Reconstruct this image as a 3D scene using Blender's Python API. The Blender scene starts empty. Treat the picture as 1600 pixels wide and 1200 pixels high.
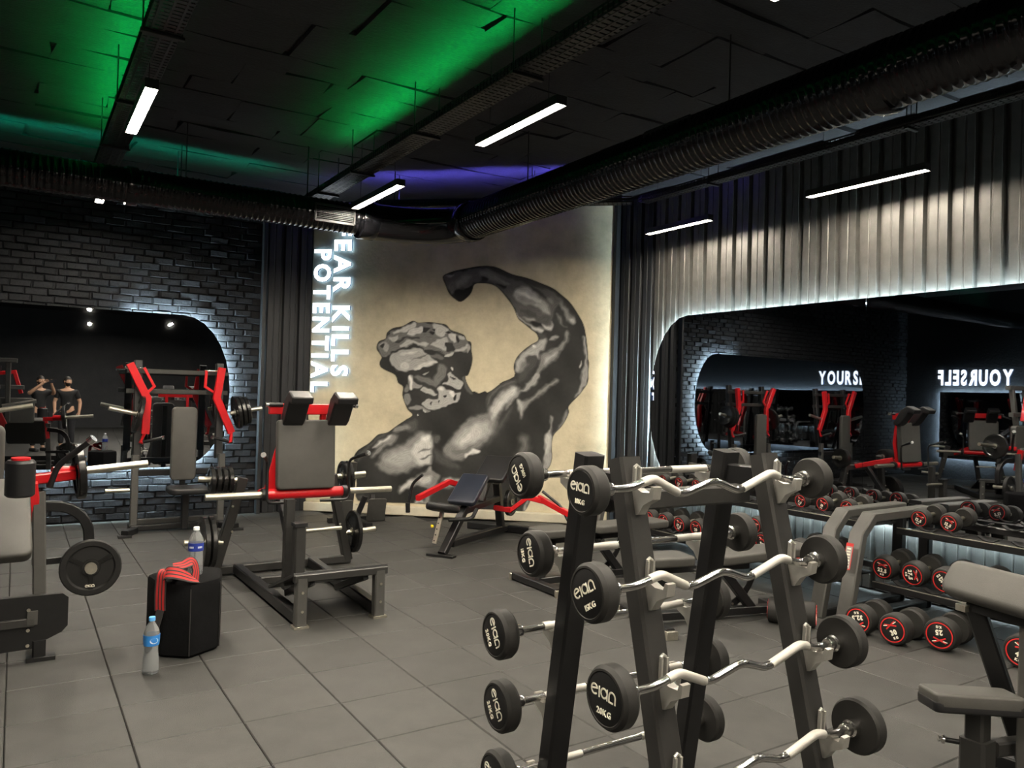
import bpy, bmesh, math, random
import numpy as np
from mathutils import Vector, Matrix

# ------------------------------------------------------------------ camera, world, exposure
SC = bpy.context.scene
COL = SC.collection
FPX = 1210.0
CAM_H = 1.67
YAW, ROLL, PITCH = math.radians(32.6), math.radians(-1.57), math.radians(0.7)
_f = np.array([math.sin(YAW)*math.cos(PITCH), math.cos(YAW)*math.cos(PITCH), math.sin(PITCH)])
_r0 = np.array([math.cos(YAW), -math.sin(YAW), 0.0])
_u0 = np.cross(_r0, _f)
_R = math.cos(ROLL)*_r0 - math.sin(ROLL)*_u0
_D = -math.sin(ROLL)*_r0 - math.cos(ROLL)*_u0
EYE = np.array([0, 0, CAM_H])
cam_data = bpy.data.cameras.new('camera')
cam_data.sensor_width = 36.0
cam_data.lens = FPX/1600*36
cam_data.clip_start = 0.02
cam = bpy.data.objects.new('camera', cam_data)
COL.objects.link(cam)
m = Matrix.Identity(4)
for i in range(3):
    m[i][0], m[i][1], m[i][2], m[i][3] = _R[i], -_D[i], -_f[i], EYE[i]
cam.matrix_world = m
SC.camera = cam

world = bpy.data.worlds.new('world')
SC.world = world
world.use_nodes = True
world.node_tree.nodes['Background'].inputs[0].default_value = (0.5, 0.55, 0.7, 1)
world.node_tree.nodes['Background'].inputs[1].default_value = 0.0
SC.view_settings.view_transform = 'Standard'
SC.view_settings.look = 'None'
SC.view_settings.gamma = 1.0
SC.view_settings.use_curve_mapping = False
SC.view_settings.exposure = 0.55
SC.cycles.use_denoising = True
SC.cycles.max_bounces = 8
SC.cycles.glossy_bounces = 6
SC.cycles.transparent_max_bounces = 12
SC.cycles.caustics_reflective = True
SC.cycles.sample_clamp_indirect = 6.0
SC.cycles.use_light_tree = True

LAMP = 330.0       # radiance of the ceiling light diffusers
LED_MIRROR = 520.0
LED_RGB = 120.0
SIGN = 3.2
# ------------------------------------------------------------------ room numbers (metres)
XR = 6.60          # right wall
XL = -5.20         # left wall
YN = -11.5         # wall behind the photographer
ZC = 4.20          # ceiling
BR0 = Vector((2.72, 10.44, 0))            # right end of the brick wall
BA = math.radians(-2.0)                    # brick wall is not quite square to the room
BD = Vector((math.cos(BA), math.sin(BA), 0))
BN = Vector((math.sin(BA), -math.cos(BA), 0))   # into the room
ML = Vector((3.38, 10.44, 0))             # mural wall ends
MR = Vector((6.50, 7.81, 0))
MDIR = (MR-ML).normalized()
MNRM = Vector((MDIR.y, -MDIR.x, 0))       # into the room
MLEN = (MR-ML).length

rnd = random.Random(7)

def ray(x, y):
    return _f + (x-800)/FPX*_R + (y-600)/FPX*_D

def at(x, y, X=None, Y=None, Z=None, P=None, N=None):
    """point of the room on a given plane seen in direction (x, y)"""
    d = ray(x, y)
    if X is not None: t = X/d[0]
    elif Y is not None: t = Y/d[1]
    elif Z is not None: t = (Z-CAM_H)/d[2]
    else:
        n = np.array(N); t = np.dot(np.array(P)-EYE, n)/np.dot(d, n)
    return Vector((EYE+t*d).tolist())

# ------------------------------------------------------------------ materials
MATS = {}
def mat(name, col, rough=0.5, metal=0.0, var=0.0, scale=8.0, bump=0.0, bscale=60.0, spec=0.5, emit=0.0,
        emit_col=None, coat=0.0, trans=0.0, ior=1.45, objvar=0.0, alpha=None, sheen=0.0):
    if name in MATS: return MATS[name]
    M = bpy.data.materials.new(name)
    M.use_nodes = True
    nt = M.node_tree; N = nt.nodes; L = nt.links
    b = N['Principled BSDF']
    b.inputs['Base Color'].default_value = (*col, 1)
    b.inputs['Roughness'].default_value = rough
    b.inputs['Metallic'].default_value = metal
    b.inputs['Specular IOR Level'].default_value = spec
    b.inputs['Coat Weight'].default_value = coat
    b.inputs['Transmission Weight'].default_value = trans
    b.inputs['IOR'].default_value = ior
    b.inputs['Sheen Weight'].default_value = sheen
    if emit:
        b.inputs['Emission Color'].default_value = (*(emit_col or col), 1)
        b.inputs['Emission Strength'].default_value = emit
    tc = None
    if var or bump:
        tc = N.new('ShaderNodeTexCoord')
    if var:
        n = N.new('ShaderNodeTexNoise'); n.inputs['Scale'].default_value = scale
        n.inputs['Detail'].default_value = 6; n.inputs['Roughness'].default_value = 0.65
        L.new(tc.outputs['Object'], n.inputs['Vector'])
        mx = N.new('ShaderNodeMapRange')
        mx.inputs[1].default_value = 0.3; mx.inputs[2].default_value = 0.7
        mx.inputs[3].default_value = 1-var; mx.inputs[4].default_value = 1+var
        L.new(n.outputs['Fac'], mx.inputs[0])
        h = N.new('ShaderNodeHueSaturation'); h.inputs['Color'].default_value = (*col, 1)
        L.new(mx.outputs[0], h.inputs['Value'])
        L.new(h.outputs[0], b.inputs['Base Color'])
        if objvar:
            oi = N.new('ShaderNodeObjectInfo')
            m2 = N.new('ShaderNodeMapRange'); m2.inputs[3].default_value = 1-objvar; m2.inputs[4].default_value = 1+objvar
            L.new(oi.outputs['Random'], m2.inputs[0])
            mm = N.new('ShaderNodeMath'); mm.operation = 'MULTIPLY'
            L.new(mx.outputs[0], mm.inputs[0]); L.new(m2.outputs[0], mm.inputs[1])
            L.new(mm.outputs[0], h.inputs['Value'])
    if bump:
        n2 = N.new('ShaderNodeTexNoise'); n2.inputs['Scale'].default_value = bscale
        n2.inputs['Detail'].default_value = 5
        L.new(tc.outputs['Object'], n2.inputs['Vector'])
        bp = N.new('ShaderNodeBump'); bp.inputs['Strength'].default_value = bump
        bp.inputs['Distance'].default_value = 0.01
        L.new(n2.outputs['Fac'], bp.inputs['Height'])
        L.new(bp.outputs[0], b.inputs['Normal'])
    MATS[name] = M
    return M

mat('rubber_floor', (0.044, 0.0435, 0.0415), 0.50, var=0.22, scale=5, bump=0.25, bscale=220, spec=0.35, objvar=0.10)
mat('floor_joint', (0.008, 0.008, 0.008), 0.9)
mat('brick_paint', (0.0125, 0.0135, 0.016), 0.72, var=0.35, scale=9, bump=0.8, bscale=30, spec=0.22, objvar=0.25)
mat('dark_plaster', (0.055, 0.056, 0.060), 0.8, var=0.15, scale=3, bump=0.4, bscale=25)
mat('mortar_paint', (0.012, 0.012, 0.014), 0.9, bump=0.5, bscale=40)
mat('black_wall', (0.010, 0.010, 0.012), 0.7, var=0.2)
mat('ceiling_paint', (0.013, 0.013, 0.016), 0.85, var=0.3, scale=3, bump=0.5, bscale=30, objvar=0.2)
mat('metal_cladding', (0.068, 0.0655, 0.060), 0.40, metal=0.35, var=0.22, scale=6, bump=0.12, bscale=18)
mat('concrete', (0.52, 0.46, 0.325), 0.75, var=0.22, scale=2.6, bump=0.35, bscale=24)
mat('plinth', (0.50, 0.46, 0.36), 0.6, var=0.12, scale=4)
mat('mirror', (0.50, 0.52, 0.55), 0.012, metal=1.0)
mat('mirror_edge', (0.03, 0.035, 0.04), 0.3)
mat('black_frame', (0.008, 0.008, 0.0085), 0.38, var=0.2, scale=20, spec=0.5)
mat('charcoal_frame', (0.024, 0.0235, 0.0225), 0.42, var=0.12, scale=14, bump=0.05, bscale=300)
mat('grey_frame', (0.062, 0.061, 0.057), 0.42, var=0.10, scale=14)
mat('red_paint', (0.46, 0.008, 0.012), 0.30, var=0.08, scale=6, coat=0.3)
mat('chrome', (0.72, 0.71, 0.69), 0.20, metal=1.0)
mat('satin_steel', (0.62, 0.59, 0.50), 0.34, metal=1.0, var=0.1, scale=30)
mat('knurl_steel', (0.55, 0.54, 0.50), 0.5, metal=0.75, bump=0.4, bscale=600)
mat('cast_bracket', (0.50, 0.49, 0.45), 0.36, metal=0.7, var=0.1)
mat('vinyl_taupe', (0.050, 0.0485, 0.044), 0.55, var=0.10, scale=10, bump=0.12, bscale=400)
mat('vinyl_black', (0.010, 0.010, 0.011), 0.42, bump=0.1, bscale=400)
mat('vinyl_navy', (0.014, 0.017, 0.026), 0.28)
mat('rubber_black', (0.010, 0.010, 0.010), 0.55, var=0.15, scale=20, spec=0.4)
mat('rubber_head', (0.018, 0.0175, 0.0165), 0.60, var=0.15, scale=20, spec=0.35)
mat('plate_face', (0.006, 0.006, 0.006), 0.5)
mat('gloss_plate', (0.008, 0.008, 0.008), 0.25, var=0.1)
mat('print_white', (0.80, 0.77, 0.64), 0.6)
mat('print_red', (0.55, 0.022, 0.022), 0.5)
mat('sticker_grey', (0.32, 0.30, 0.28), 0.5)
mat('duct_black', (0.004, 0.004, 0.005), 0.14, spec=0.4)
mat('tray_metal', (0.022, 0.022, 0.024), 0.45, metal=0.4)
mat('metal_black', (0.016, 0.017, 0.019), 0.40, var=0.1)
mat('cable', (0.012, 0.012, 0.012), 0.5)
mat('fixture', (0.02, 0.02, 0.02), 0.4)
mat('diffuser', (1, 0.9, 0.75), 0.5, emit=LAMP, emit_col=(1.0, 0.895, 0.735))
mat('diffuser_wall', (1, 0.9, 0.75), 0.5, emit=LAMP*0.68, emit_col=(1.0, 0.895, 0.735))
mat('led_white', (0.9, 1, 1), 0.5, emit=LED_MIRROR, emit_col=(0.72, 0.93, 1.0))
mat('led_green', (0.1, 1, 0.3), 0.5, emit=LED_RGB, emit_col=(0.0, 1.0, 0.16))
mat('led_teal', (0.1, 1, 0.7), 0.5, emit=LED_RGB*0.55, emit_col=(0.0, 1.0, 0.55))
mat('led_violet', (0.3, 0.25, 1), 0.5, emit=LED_RGB*2.2, emit_col=(0.16, 0.13, 1.0))
mat('sign_white', (1, 1, 1), 0.5, emit=SIGN, emit_col=(0.86, 0.93, 1.0))
mat('sign_side', (0.06, 0.09, 0.20), 0.4, emit=0.10, emit_col=(0.25, 0.45, 1.0))
mat('sign_back', (0.6, 0.7, 1.0), 0.4, emit=2.4, emit_col=(0.36, 0.62, 1.0))
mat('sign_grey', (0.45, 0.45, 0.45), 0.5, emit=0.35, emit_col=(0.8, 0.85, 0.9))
mat('pouf', (0.006, 0.006, 0.0065), 0.95, var=0.3, scale=5, sheen=0.0, spec=0.08, bump=0.2, bscale=50)
mat('strap_red', (0.34, 0.012, 0.012), 0.75, bump=0.2, bscale=300)
mat('strap_black', (0.02, 0.018, 0.018), 0.8)
mat('clear_plastic', (0.85, 0.88, 0.9), 0.08, trans=0.86, ior=1.12)
mat('water', (0.92, 0.95, 0.97), 0.02, trans=0.93, ior=1.2)
mat('label_navy', (0.02, 0.04, 0.28), 0.4)
mat('label_sky', (0.03, 0.22, 0.62), 0.4)
mat('cap_white', (0.8, 0.82, 0.85), 0.4)
mat('cap_blue', (0.10, 0.36, 0.75), 0.4)
mat('yellow_knob', (0.75, 0.55, 0.02), 0.4)
mat('skin', (0.55, 0.32, 0.21), 0.55)
mat('hair', (0.015, 0.012, 0.010), 0.6)
mat('shirt', (0.010, 0.010, 0.011), 0.8)
mat('trousers', (0.018, 0.018, 0.022), 0.85)
mat('shoe', (0.03, 0.03, 0.03), 0.6)
mat('phone', (0.01, 0.01, 0.012), 0.2)

# ------------------------------------------------------------------ mesh helpers
def V(*a): return Vector(a)

class MB:
    """collects geometry in world (or local) coordinates; build() makes one mesh object"""
    def __init__(s, org=(0, 0, 0), M=None):
        s.v = []; s.f = []; s.mi = []
        s.o = Vector(org); s.M = M; s.cm = 0
    def add(s, vs, fs):
        b = len(s.v)
        for p in vs:
            p = Vector(p)
            if s.M is not None: p = s.M @ p
            s.v.append(p - s.o)
        for f in fs:
            s.f.append([b+i for i in f]); s.mi.append(s.cm)
        return s
    # -- rectangular tube with softened edges
    def beam(s, a, b, w, h, up=(0, 0, 1), c=None):
        a = Vector(a); b = Vector(b); d = (b-a)
        if d.length < 1e-6: return s
        d.normalize(); up = Vector(up)
        if abs(d.dot(up)) > 0.98: up = Vector((0, 1, 0)) if abs(d.y) < 0.9 else Vector((1, 0, 0))
        x = d.cross(up).normalized(); y = x.cross(d).normalized()
        c = min(w, h)*0.12 if c is None else c
        o = [(-w/2+c, -h/2), (w/2-c, -h/2), (w/2, -h/2+c), (w/2, h/2-c), (w/2-c, h/2), (-w/2+c, h/2), (-w/2, h/2-c), (-w/2, -h/2+c)]
        vs = [a+x*p+y*q for p, q in o]+[b+x*p+y*q for p, q in o]
        fs = [[i, (i+1) % 8, 8+(i+1) % 8, 8+i] for i in range(8)]+[list(range(7, -1, -1)), list(range(8, 16))]
        return s.add(vs, fs)
    def path_beam(s, pts, w, h, up=(0, 0, 1)):
        """mitred rectangular tube through points; `up` is the axis the bends turn about (h measured along it)"""
        P = [Vector(p) for p in pts]; up = Vector(up).normalized(); n = len(P); c = min(w, h)*0.12
        o = [(-w/2+c, -h/2), (w/2-c, -h/2), (w/2, -h/2+c), (w/2, h/2-c), (w/2-c, h/2), (-w/2+c, h/2), (-w/2, h/2-c), (-w/2, -h/2+c)]
        vs = []
        for i, p in enumerate(P):
            d0 = (P[i]-P[i-1]).normalized() if i else None
            d1 = (P[i+1]-P[i]).normalized() if i < n-1 else None
            t = (d0+d1).normalized() if d0 and d1 else (d0 or d1)
            x = t.cross(up).normalized()
            k = 1/max(0.35, t.dot(d0 or d1))
            vs += [p+x*(a*k)+up*b for a, b in o]
        fs = []
        for j in range(n-1):
            fs += [[j*8+i, j*8+(i+1) % 8, j*8+8+(i+1) % 8, j*8+8+i] for i in range(8)]
        fs += [list(range(7, -1, -1)), list(range((n-1)*8, n*8))]
        return s.add(vs, fs)
    def box(s, c, size, rot=None):
        x, y, z = [q/2 for q in size]
        e = min(x, y, z)*0.12
        R = rot or Matrix.Identity(3)
        bm = bmesh.new(); bmesh.ops.create_cube(bm, size=2)
        for v in bm.verts: v.co = Vector((v.co.x*x, v.co.y*y, v.co.z*z))
        bmesh.ops.bevel(bm, geom=bm.edges[:], offset=e, segments=1, affect='EDGES')
        bm.verts.index_update()
        vs = [Vector(c)+R @ v.co for v in bm.verts]; fs = [[v.index for v in f.verts] for f in bm.faces]
        bm.free()
        return s.add(vs, fs)
    def tube(s, pts, r, seg=12, caps=True, bend=0.0, bn=4):
        P = [Vector(p) for p in pts]
        if bend:
            Q = [P[0]]
            for i in range(1, len(P)-1):
                a, b, c = P[i-1], P[i], P[i+1]
                l = min(bend, (a-b).length*0.45, (c-b).length*0.45)
                p0 = b+(a-b).normalized()*l; p1 = b+(c-b).normalized()*l
                for k in range(bn+1):
                    t = k/bn; Q.append(p0*(1-t)**2+b*2*t*(1-t)+p1*t*t)
            P = Q+[P[-1]]
        n = len(P)
        rr = r if isinstance(r, (list, tuple)) else [r]*n
        d = (P[1]-P[0]).normalized()
        x = d.orthogonal().normalized()
        vs = []
        for i in range(n):
            t = ((P[min(i+1, n-1)]-P[i]).normalized()+(P[i]-P[max(i-1, 0)]).normalized()).normalized()
            x = (x-t*x.dot(t)).normalized(); y = t.cross(x)
            for k in range(seg):
                a = 2*math.pi*k/seg
                vs.append(P[i]+(x*math.cos(a)+y*math.sin(a))*rr[i])
        fs = []
        for i in range(n-1):
            for k in range(seg):
                fs.append([i*seg+k, i*seg+(k+1) % seg, (i+1)*seg+(k+1) % seg, (i+1)*seg+k])
        if caps: fs += [list(range(seg-1, -1, -1)), list(range((n-1)*seg, n*seg))]
        return s.add(vs, fs)
    def lathe(s, prof, o, axis=(0, 0, 1), seg=28, closed=False):
        """prof: list of (radius, height along axis)"""
        o = Vector(o); d = Vector(axis).normalized(); x = d.orthogonal().normalized(); y = d.cross(x)
        n = len(prof); vs = []
        for r, h in prof:
            for k in range(seg):
                a = 2*math.pi*k/seg
                vs.append(o+d*h+(x*math.cos(a)+y*math.sin(a))*max(r, 1e-4))
        fs = []
        for i in range(n if closed else n-1):
            j = (i+1) % n
            for k in range(seg):
                fs.append([i*seg+k, i*seg+(k+1) % seg, j*seg+(k+1) % seg, j*seg+k])
        if not closed: fs += [list(range(seg-1, -1, -1)), list(range((n-1)*seg, n*seg))]
        return s.add(vs, fs)
    def pad(s, c, size, R=None, rc=0.04, re=0.02, n=5):
        """cushion: rounded rectangle in local xy, thickness local z with rolled edges"""
        w, h, t = size; R = R or Matrix.Identity(3); c = Vector(c)
        re = min(re, t*0.49)
        prof = []
        for k in range(5):
            a = -math.pi/2+k*math.pi/8
            prof.append((re*(1-math.cos(a)), -t/2+re+re*math.sin(a)))
        for k in range(5):
            a = k*math.pi/8
            prof.append((re*(1-math.cos(a)), t/2-re+re*math.sin(a)))
        vs = []; cnt = 4*(n+1)
        for ins, z in prof:
            for q, (sx, sy) in enumerate(((1, 1), (-1, 1), (-1, -1), (1, -1))):
                for k in range(n+1):
                    a = q*math.pi/2+k*math.pi/2/n
                    r = max(rc-ins, 0.001); k0 = max(rc, ins)
                    vs.append(c+R @ Vector((sx*(w/2-k0)+r*math.cos(a), sy*(h/2-k0)+r*math.sin(a), z)))
        fs = []
        for i in range(len(prof)-1):
            for k in range(cnt):
                fs.append([i*cnt+k, i*cnt+(k+1) % cnt, (i+1)*cnt+(k+1) % cnt, (i+1)*cnt+k])
        fs += [list(range(cnt-1, -1, -1)), list(range((len(prof)-1)*cnt, len(prof)*cnt))]
        return s.add(vs, fs)
    def prism(s, poly, o, x, y, t, c=0.0):
        """2-d outline in axes x, y from origin o, extruded by t along x cross y (centred)"""
        o = Vector(o); x = Vector(x).normalized(); y = Vector(y).normalized(); z = x.cross(y).normalized()
        n = len(poly)
        vs = [o+x*a+y*b-z*t/2 for a, b in poly]+[o+x*a+y*b+z*t/2 for a, b in poly]
        fs = [list(range(n-1, -1, -1)), list(range(n, 2*n))]+[[i, (i+1) % n, n+(i+1) % n, n+i] for i in range(n)]
        return s.add(vs, fs)
    def mesh(s, name, mats, ang=38):
        me = bpy.data.meshes.new(name)
        me.from_pydata([tuple(v) for v in s.v], [], s.f)
        for mm in (mats if isinstance(mats, (list, tuple)) else [mats]):
            me.materials.append(MATS[mm])
        if any(s.mi): me.polygons.foreach_set('material_index', s.mi)
        me.polygons.foreach_set('use_smooth', [True]*len(me.polygons))
        bm = bmesh.new(); bm.from_mesh(me); bmesh.ops.recalc_face_normals(bm, faces=bm.faces); bm.to_mesh(me); bm.free()
        me.set_sharp_from_angle(angle=math.radians(ang))
        me.update()
        return me
    def build(s, name, mats, parent=None, label=None, ang=38):
        return put(name, s.mesh(name, mats, ang), parent, label)

def put(name, me, parent=None, label=None, loc=None, rot=None):
    o = bpy.data.objects.new(name, me)
    COL.objects.link(o)
    if parent is not None: o.parent = parent
    if loc is not None: o.location = loc
    if rot is not None: o.rotation_euler = rot
    if label: o['label'] = label
    return o

def thing(name, label, cat, loc=(0, 0, 0), rot=(0, 0, 0), group=None):
    o = bpy.data.objects.new(name, None)
    o.empty_display_size = 0.1
    COL.objects.link(o)
    o.location = loc; o.rotation_euler = rot
    o['label'] = label; o['category'] = cat
    if group: o['group'] = group
    return o

def tag(o, label, cat, group=None):
    o['label'] = label; o['category'] = cat
    if group: o['group'] = group
    return o

def structure(o): o['kind'] = 'structure'; return o

def copy_tree(o, parent=None):
    c = o.copy(); COL.objects.link(c); c.parent = parent
    for ch in o.children: copy_tree(ch, c)
    return c

ORD = ['first', 'second', 'third', 'fourth', 'fifth', 'sixth', 'seventh', 'eighth', 'ninth', 'tenth', 'eleventh', 'twelfth', 'thirteenth', 'fourteenth']
CACHE = {}
def cached(key, fn):
    if key not in CACHE: CACHE[key] = fn()
    return CACHE[key]

_font = None
def glyph(ch, size, depth, fat=0.0, mats='print_white', side=None):
    """one character as a mesh, standing in local xy, left edge at x=0; returns (mesh, width)"""
    key = ('g', ch, size, depth, fat, mats, side)
    if key in CACHE: return CACHE[key]
    cu = bpy.data.curves.new('glyph', 'FONT'); cu.body = ch; cu.size = size; cu.extrude = depth/2; cu.offset = fat*size
    cu.resolution_u = 3
    ob = bpy.data.objects.new('glyph', cu); COL.objects.link(ob)
    dg = bpy.context.evaluated_depsgraph_get()
    me = bpy.data.meshes.new_from_object(ob.evaluated_get(dg))
    bpy.data.objects.remove(ob); bpy.data.curves.remove(cu)
    xs = [v.co.x for v in me.vertices]; x0, x1 = min(xs), max(xs)
    for v in me.vertices: v.co.x -= x0; v.co.z += depth/2
    me.materials.clear(); me.materials.append(MATS[mats])
    if side:
        me.materials.append(MATS[side]); me.materials.append(MATS['sign_back' if mats == 'sign_white' else side])
        for p in me.polygons: p.material_index = 0 if p.normal.z > 0.9 else (2 if p.normal.z < -0.9 else 1)
    else:
        for p in me.polygons: p.material_index = 0
    CACHE[key] = (me, x1-x0)
    return CACHE[key]

def text_geom(text, size, depth, fat=0.03, gap=0.09, squeeze=1.0):
    """whole short text as vertex/face lists centred on x, baseline-centred on y"""
    vs = []; fs = []; x = 0
    for ch in text:
        if ch == ' ': x += 0.3*size; continue
        me, w = glyph(ch, size, depth, fat)
        b = len(vs)
        vs += [Vector(((v.co.x+x)*squeeze, v.co.y-0.35*size, v.co.z)) for v in me.vertices]
        fs += [[b+i for i in p.vertices] for p in me.polygons]
        x += w+gap*size
    t = (x-gap*size)*squeeze
    return [Vector((v.x-t/2, v.y, v.z)) for v in vs], fs

def letters(parent, text, size, M, depth=0.03, fat=0.02, gap=0.12, space=0.45, mats='sign_white', side='sign_side'):
    """each letter its own part; M maps local text plane to the parent's space"""
    x = 0
    for ch in text:
        if ch == ' ': x += space*size; continue
        me, w = glyph(ch, size, depth, fat, mats, side)
        o = put('letter', me, parent)
        o.matrix_local = M @ Matrix.Translation((x, 0, 0))
        x += w+gap*size
    return x

# ================================================================== SETTING
# ---- floor of half-metre rubber tiles
floor = structure(MB().box((0.7, -0.5, -0.06), (11.9, 22.6, 0.08)).build('floor', 'floor_joint'))
def tile_mesh():
    b = MB(); h = 0.2484; e = 0.005
    vs = [(-h, -h, -0.02), (h, -h, -0.02), (h, h, -0.02), (-h, h, -0.02), (-h, -h, -e), (h, -h, -e), (h, h, -e), (-h, h, -e),
          (-h+e, -h+e, 0), (h-e, -h+e, 0), (h-e, h-e, 0), (-h+e, h-e, 0)]
    fs = [[8, 9, 10, 11]]+[[i, (i+1) % 4, 4+(i+1) % 4, 4+i] for i in range(4)]+[[4+i, 4+(i+1) % 4, 8+(i+1) % 4, 8+i] for i in range(4)]
    b.add(vs, fs); return b
tm = tile_mesh().mesh('tile', 'rubber_floor')
cells = []
for i in range(-11, 14):
    for j in range(-24, 22):
        x = 0.25+0.5*i; y = 0.20+0.5*j
        if x < XL+0.1 or x > XR-0.1 or y < YN+0.1: continue
        if y > 10.3 or (x > 3.3 and (Vector((x, y, 0))-ML).dot(MNRM) < 0.15): continue
        v = np.array([x, y, 0])-EYE; z = v @ _f
        if z > 1.2:
            px = 800+FPX*(v @ _R)/z; py = 600+FPX*(v @ _D)/z
            vis = -80 < px < 1680 and py < 1290
        else: vis = False
        cells.append((0 if vis else 1, x*x+y*y, x, y))
cells.sort()
rest = MB(); n_single = 0
for k, (hid, d, x, y) in enumerate(cells):
    if hid == 0 and n_single < 300:
        put('tile', tm, floor, loc=(x, y, 0)); n_single += 1
    else:
        b = tile_mesh(); rest.add([Vector(p)+Vector((x, y, 0)) for p in b.v], b.f)
o = rest.build('tile_field', 'rubber_floor', floor); o['kind'] = 'stuff'

# ---- ceiling with rough slab blocks
ceiling = structure(MB().box((0.7, -0.5, ZC+0.11), (11.9, 22.6, 0.16)).build('ceiling', 'ceiling_paint'))
def slab_mesh(k):
    r = random.Random(50+k); b = MB()
    w, h, t = 0.5, 0.5, 0.05
    j = lambda a: r.uniform(-a, a)
    base = [(-w+j(.03), -h+j(.03)), (j(.1), -h+j(.03)), (w+j(.03), -h+j(.03)), (w+j(.03), h+j(.03)), (j(.1), h+j(.03)), (-w+j(.03), h+j(.03))]
    vs = [(x, y, 0.05) for x, y in base]+[(x*0.985, y*0.985, -t+j(.012)) for x, y in base]
    b.add(vs, [[i, (i+1) % 6, 6+(i+1) % 6, 6+i] for i in range(6)]+[[6, 7, 10, 11], [7, 8, 9, 10]])
    return b.mesh('ceiling_block', 'ceiling_paint', 20)
slabs = [slab_mesh(k) for k in range(6)]
r2 = random.Random(3)
y = 0.6
while y < 10.2:
    dy = r2.choice([0.28, 0.33, 0.5, 0.62]); x = -3.2-r2.uniform(0, 0.6)
    while x < 6.2:
        dx = r2.choice([0.55, 0.7, 0.95, 1.2])
        if (Vector((x+dx, y+dy, 0))-ML).dot(MNRM) > 0.1 or x+dx < 3.2:
            o = put('ceiling_block', slabs[r2.randrange(6)], ceiling, loc=(x+dx/2, y+dy/2, ZC+0.045+r2.uniform(-0.007, 0.007)))
            o.scale = (dx*1.0, dy*0.997, 1)
        x += dx
    y += dy

# ---- walls
structure(MB().box((XR+0.11, -1.8, ZC/2), (0.2, 19.6, ZC+0.1)).build('wall_right', 'black_wall'))
wall_right = bpy.data.objects['wall_right']
wall_left = structure(MB().box((XL-0.11, -0.5, ZC/2), (0.2, 22.6, ZC+0.1)).build('wall_left', 'brick_paint'))
structure(MB().box((0.7, YN-0.11, ZC/2), (11.9, 0.2, ZC+0.1)).build('wall_rear', 'dark_plaster'))
def slab_wall(name, a, b, nrm, m, t=0.2, back=0.0):
    a = Vector(a); b = Vector(b); nrm = Vector(nrm)
    c = (a+b)/2-nrm*(t/2+back)
    ang = math.atan2((b-a).y, (b-a).x)
    return structure(MB().box((c.x, c.y, ZC/2), ((b-a).length+0.02, t, ZC+0.1), Matrix.Rotation(ang, 3, 'Z')).build(name, m))
BL = BR0-BD*8.1
wall_brick = slab_wall('wall_back', BL, BR0, BN, 'mortar_paint', back=0.022)
wall_mural = slab_wall('wall_corner', ML, MR+MDIR*0.12, MNRM, 'concrete')
wall_pillar = slab_wall('wall_pillar', V(BR0.x, 10.46, 0), V(ML.x, 10.46, 0), (0, -1, 0), 'black_wall', back=0.0)

# ---- bricks
def brick_mesh(k, half=False):
    r = random.Random(90+k); j = lambda a: r.uniform(-a, a)
    w, h, t = (0.109 if not half else 0.049), 0.0395, 0.034+j(0.012)
    b = MB()
    base = [(-w, -h), (w, -h), (w, h), (-w, h)]
    mid = [(x*(1+j(.012)), z*(1+j(.06))) for x, z in base]
    top = [(x-math.copysign(0.006+abs(j(.012)), x), z-math.copysign(0.005+abs(j(.009)), z)) for x, z in base]
    vs = [(x, 0.0, z) for x, z in base]+[(x, -t*0.55, z) for x, z in mid]+[(x, -t+j(.009), z) for x, z in top]
    fs = [[i, (i+1) % 4, 4+(i+1) % 4, 4+i] for i in range(4)]+[[4+i, 4+(i+1) % 4, 8+(i+1) % 4, 8+i] for i in range(4)]+[[8, 9, 10, 11]]
    b.add(vs, fs); return b
bricks = [brick_mesh(k) for k in range(8)]
brick_me = [b.mesh('brick', 'brick_paint', 30) for b in bricks]
spots = []
row = 0; z = 0.045
while z < ZC:
    s = 0.11+(0.1125 if row % 2 else 0)+rnd.uniform(-.03, .03)
    while s < 8.0:
        p = BR0-BD*s
        behind = p.x < 2.2 and p.x > -3.0 and 0.78 < z < 2.4
        seen = p.x > -0.3 and z < 3.75 and not behind
        spots.append((0 if seen else 1, abs(z-1.9) if seen else 9, s+rnd.uniform(-.006, .006), z+rnd.uniform(-.003, .003), rnd.randrange(8)))
        s += 0.225
    z += 0.083; row += 1
spots.sort()
rest = MB(); ang = math.atan2(BD.y, BD.x); RB = Matrix.Rotation(ang, 3, 'Z')
for k, (h, q, s, z, vi) in enumerate(spots):
    p = BR0-BD*s-BN*0.022; p.z = z
    if h == 0 and k < 300:
        put('brick', brick_me[vi], wall_brick, loc=p, rot=(0, 0, ang))
    else:
        rest.add([RB @ Vector(v)+p for v in bricks[vi].v], bricks[vi].f)
o = rest.build('brick_field', 'brick_paint', wall_brick, ang=30); o['kind'] = 'stuff'

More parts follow.
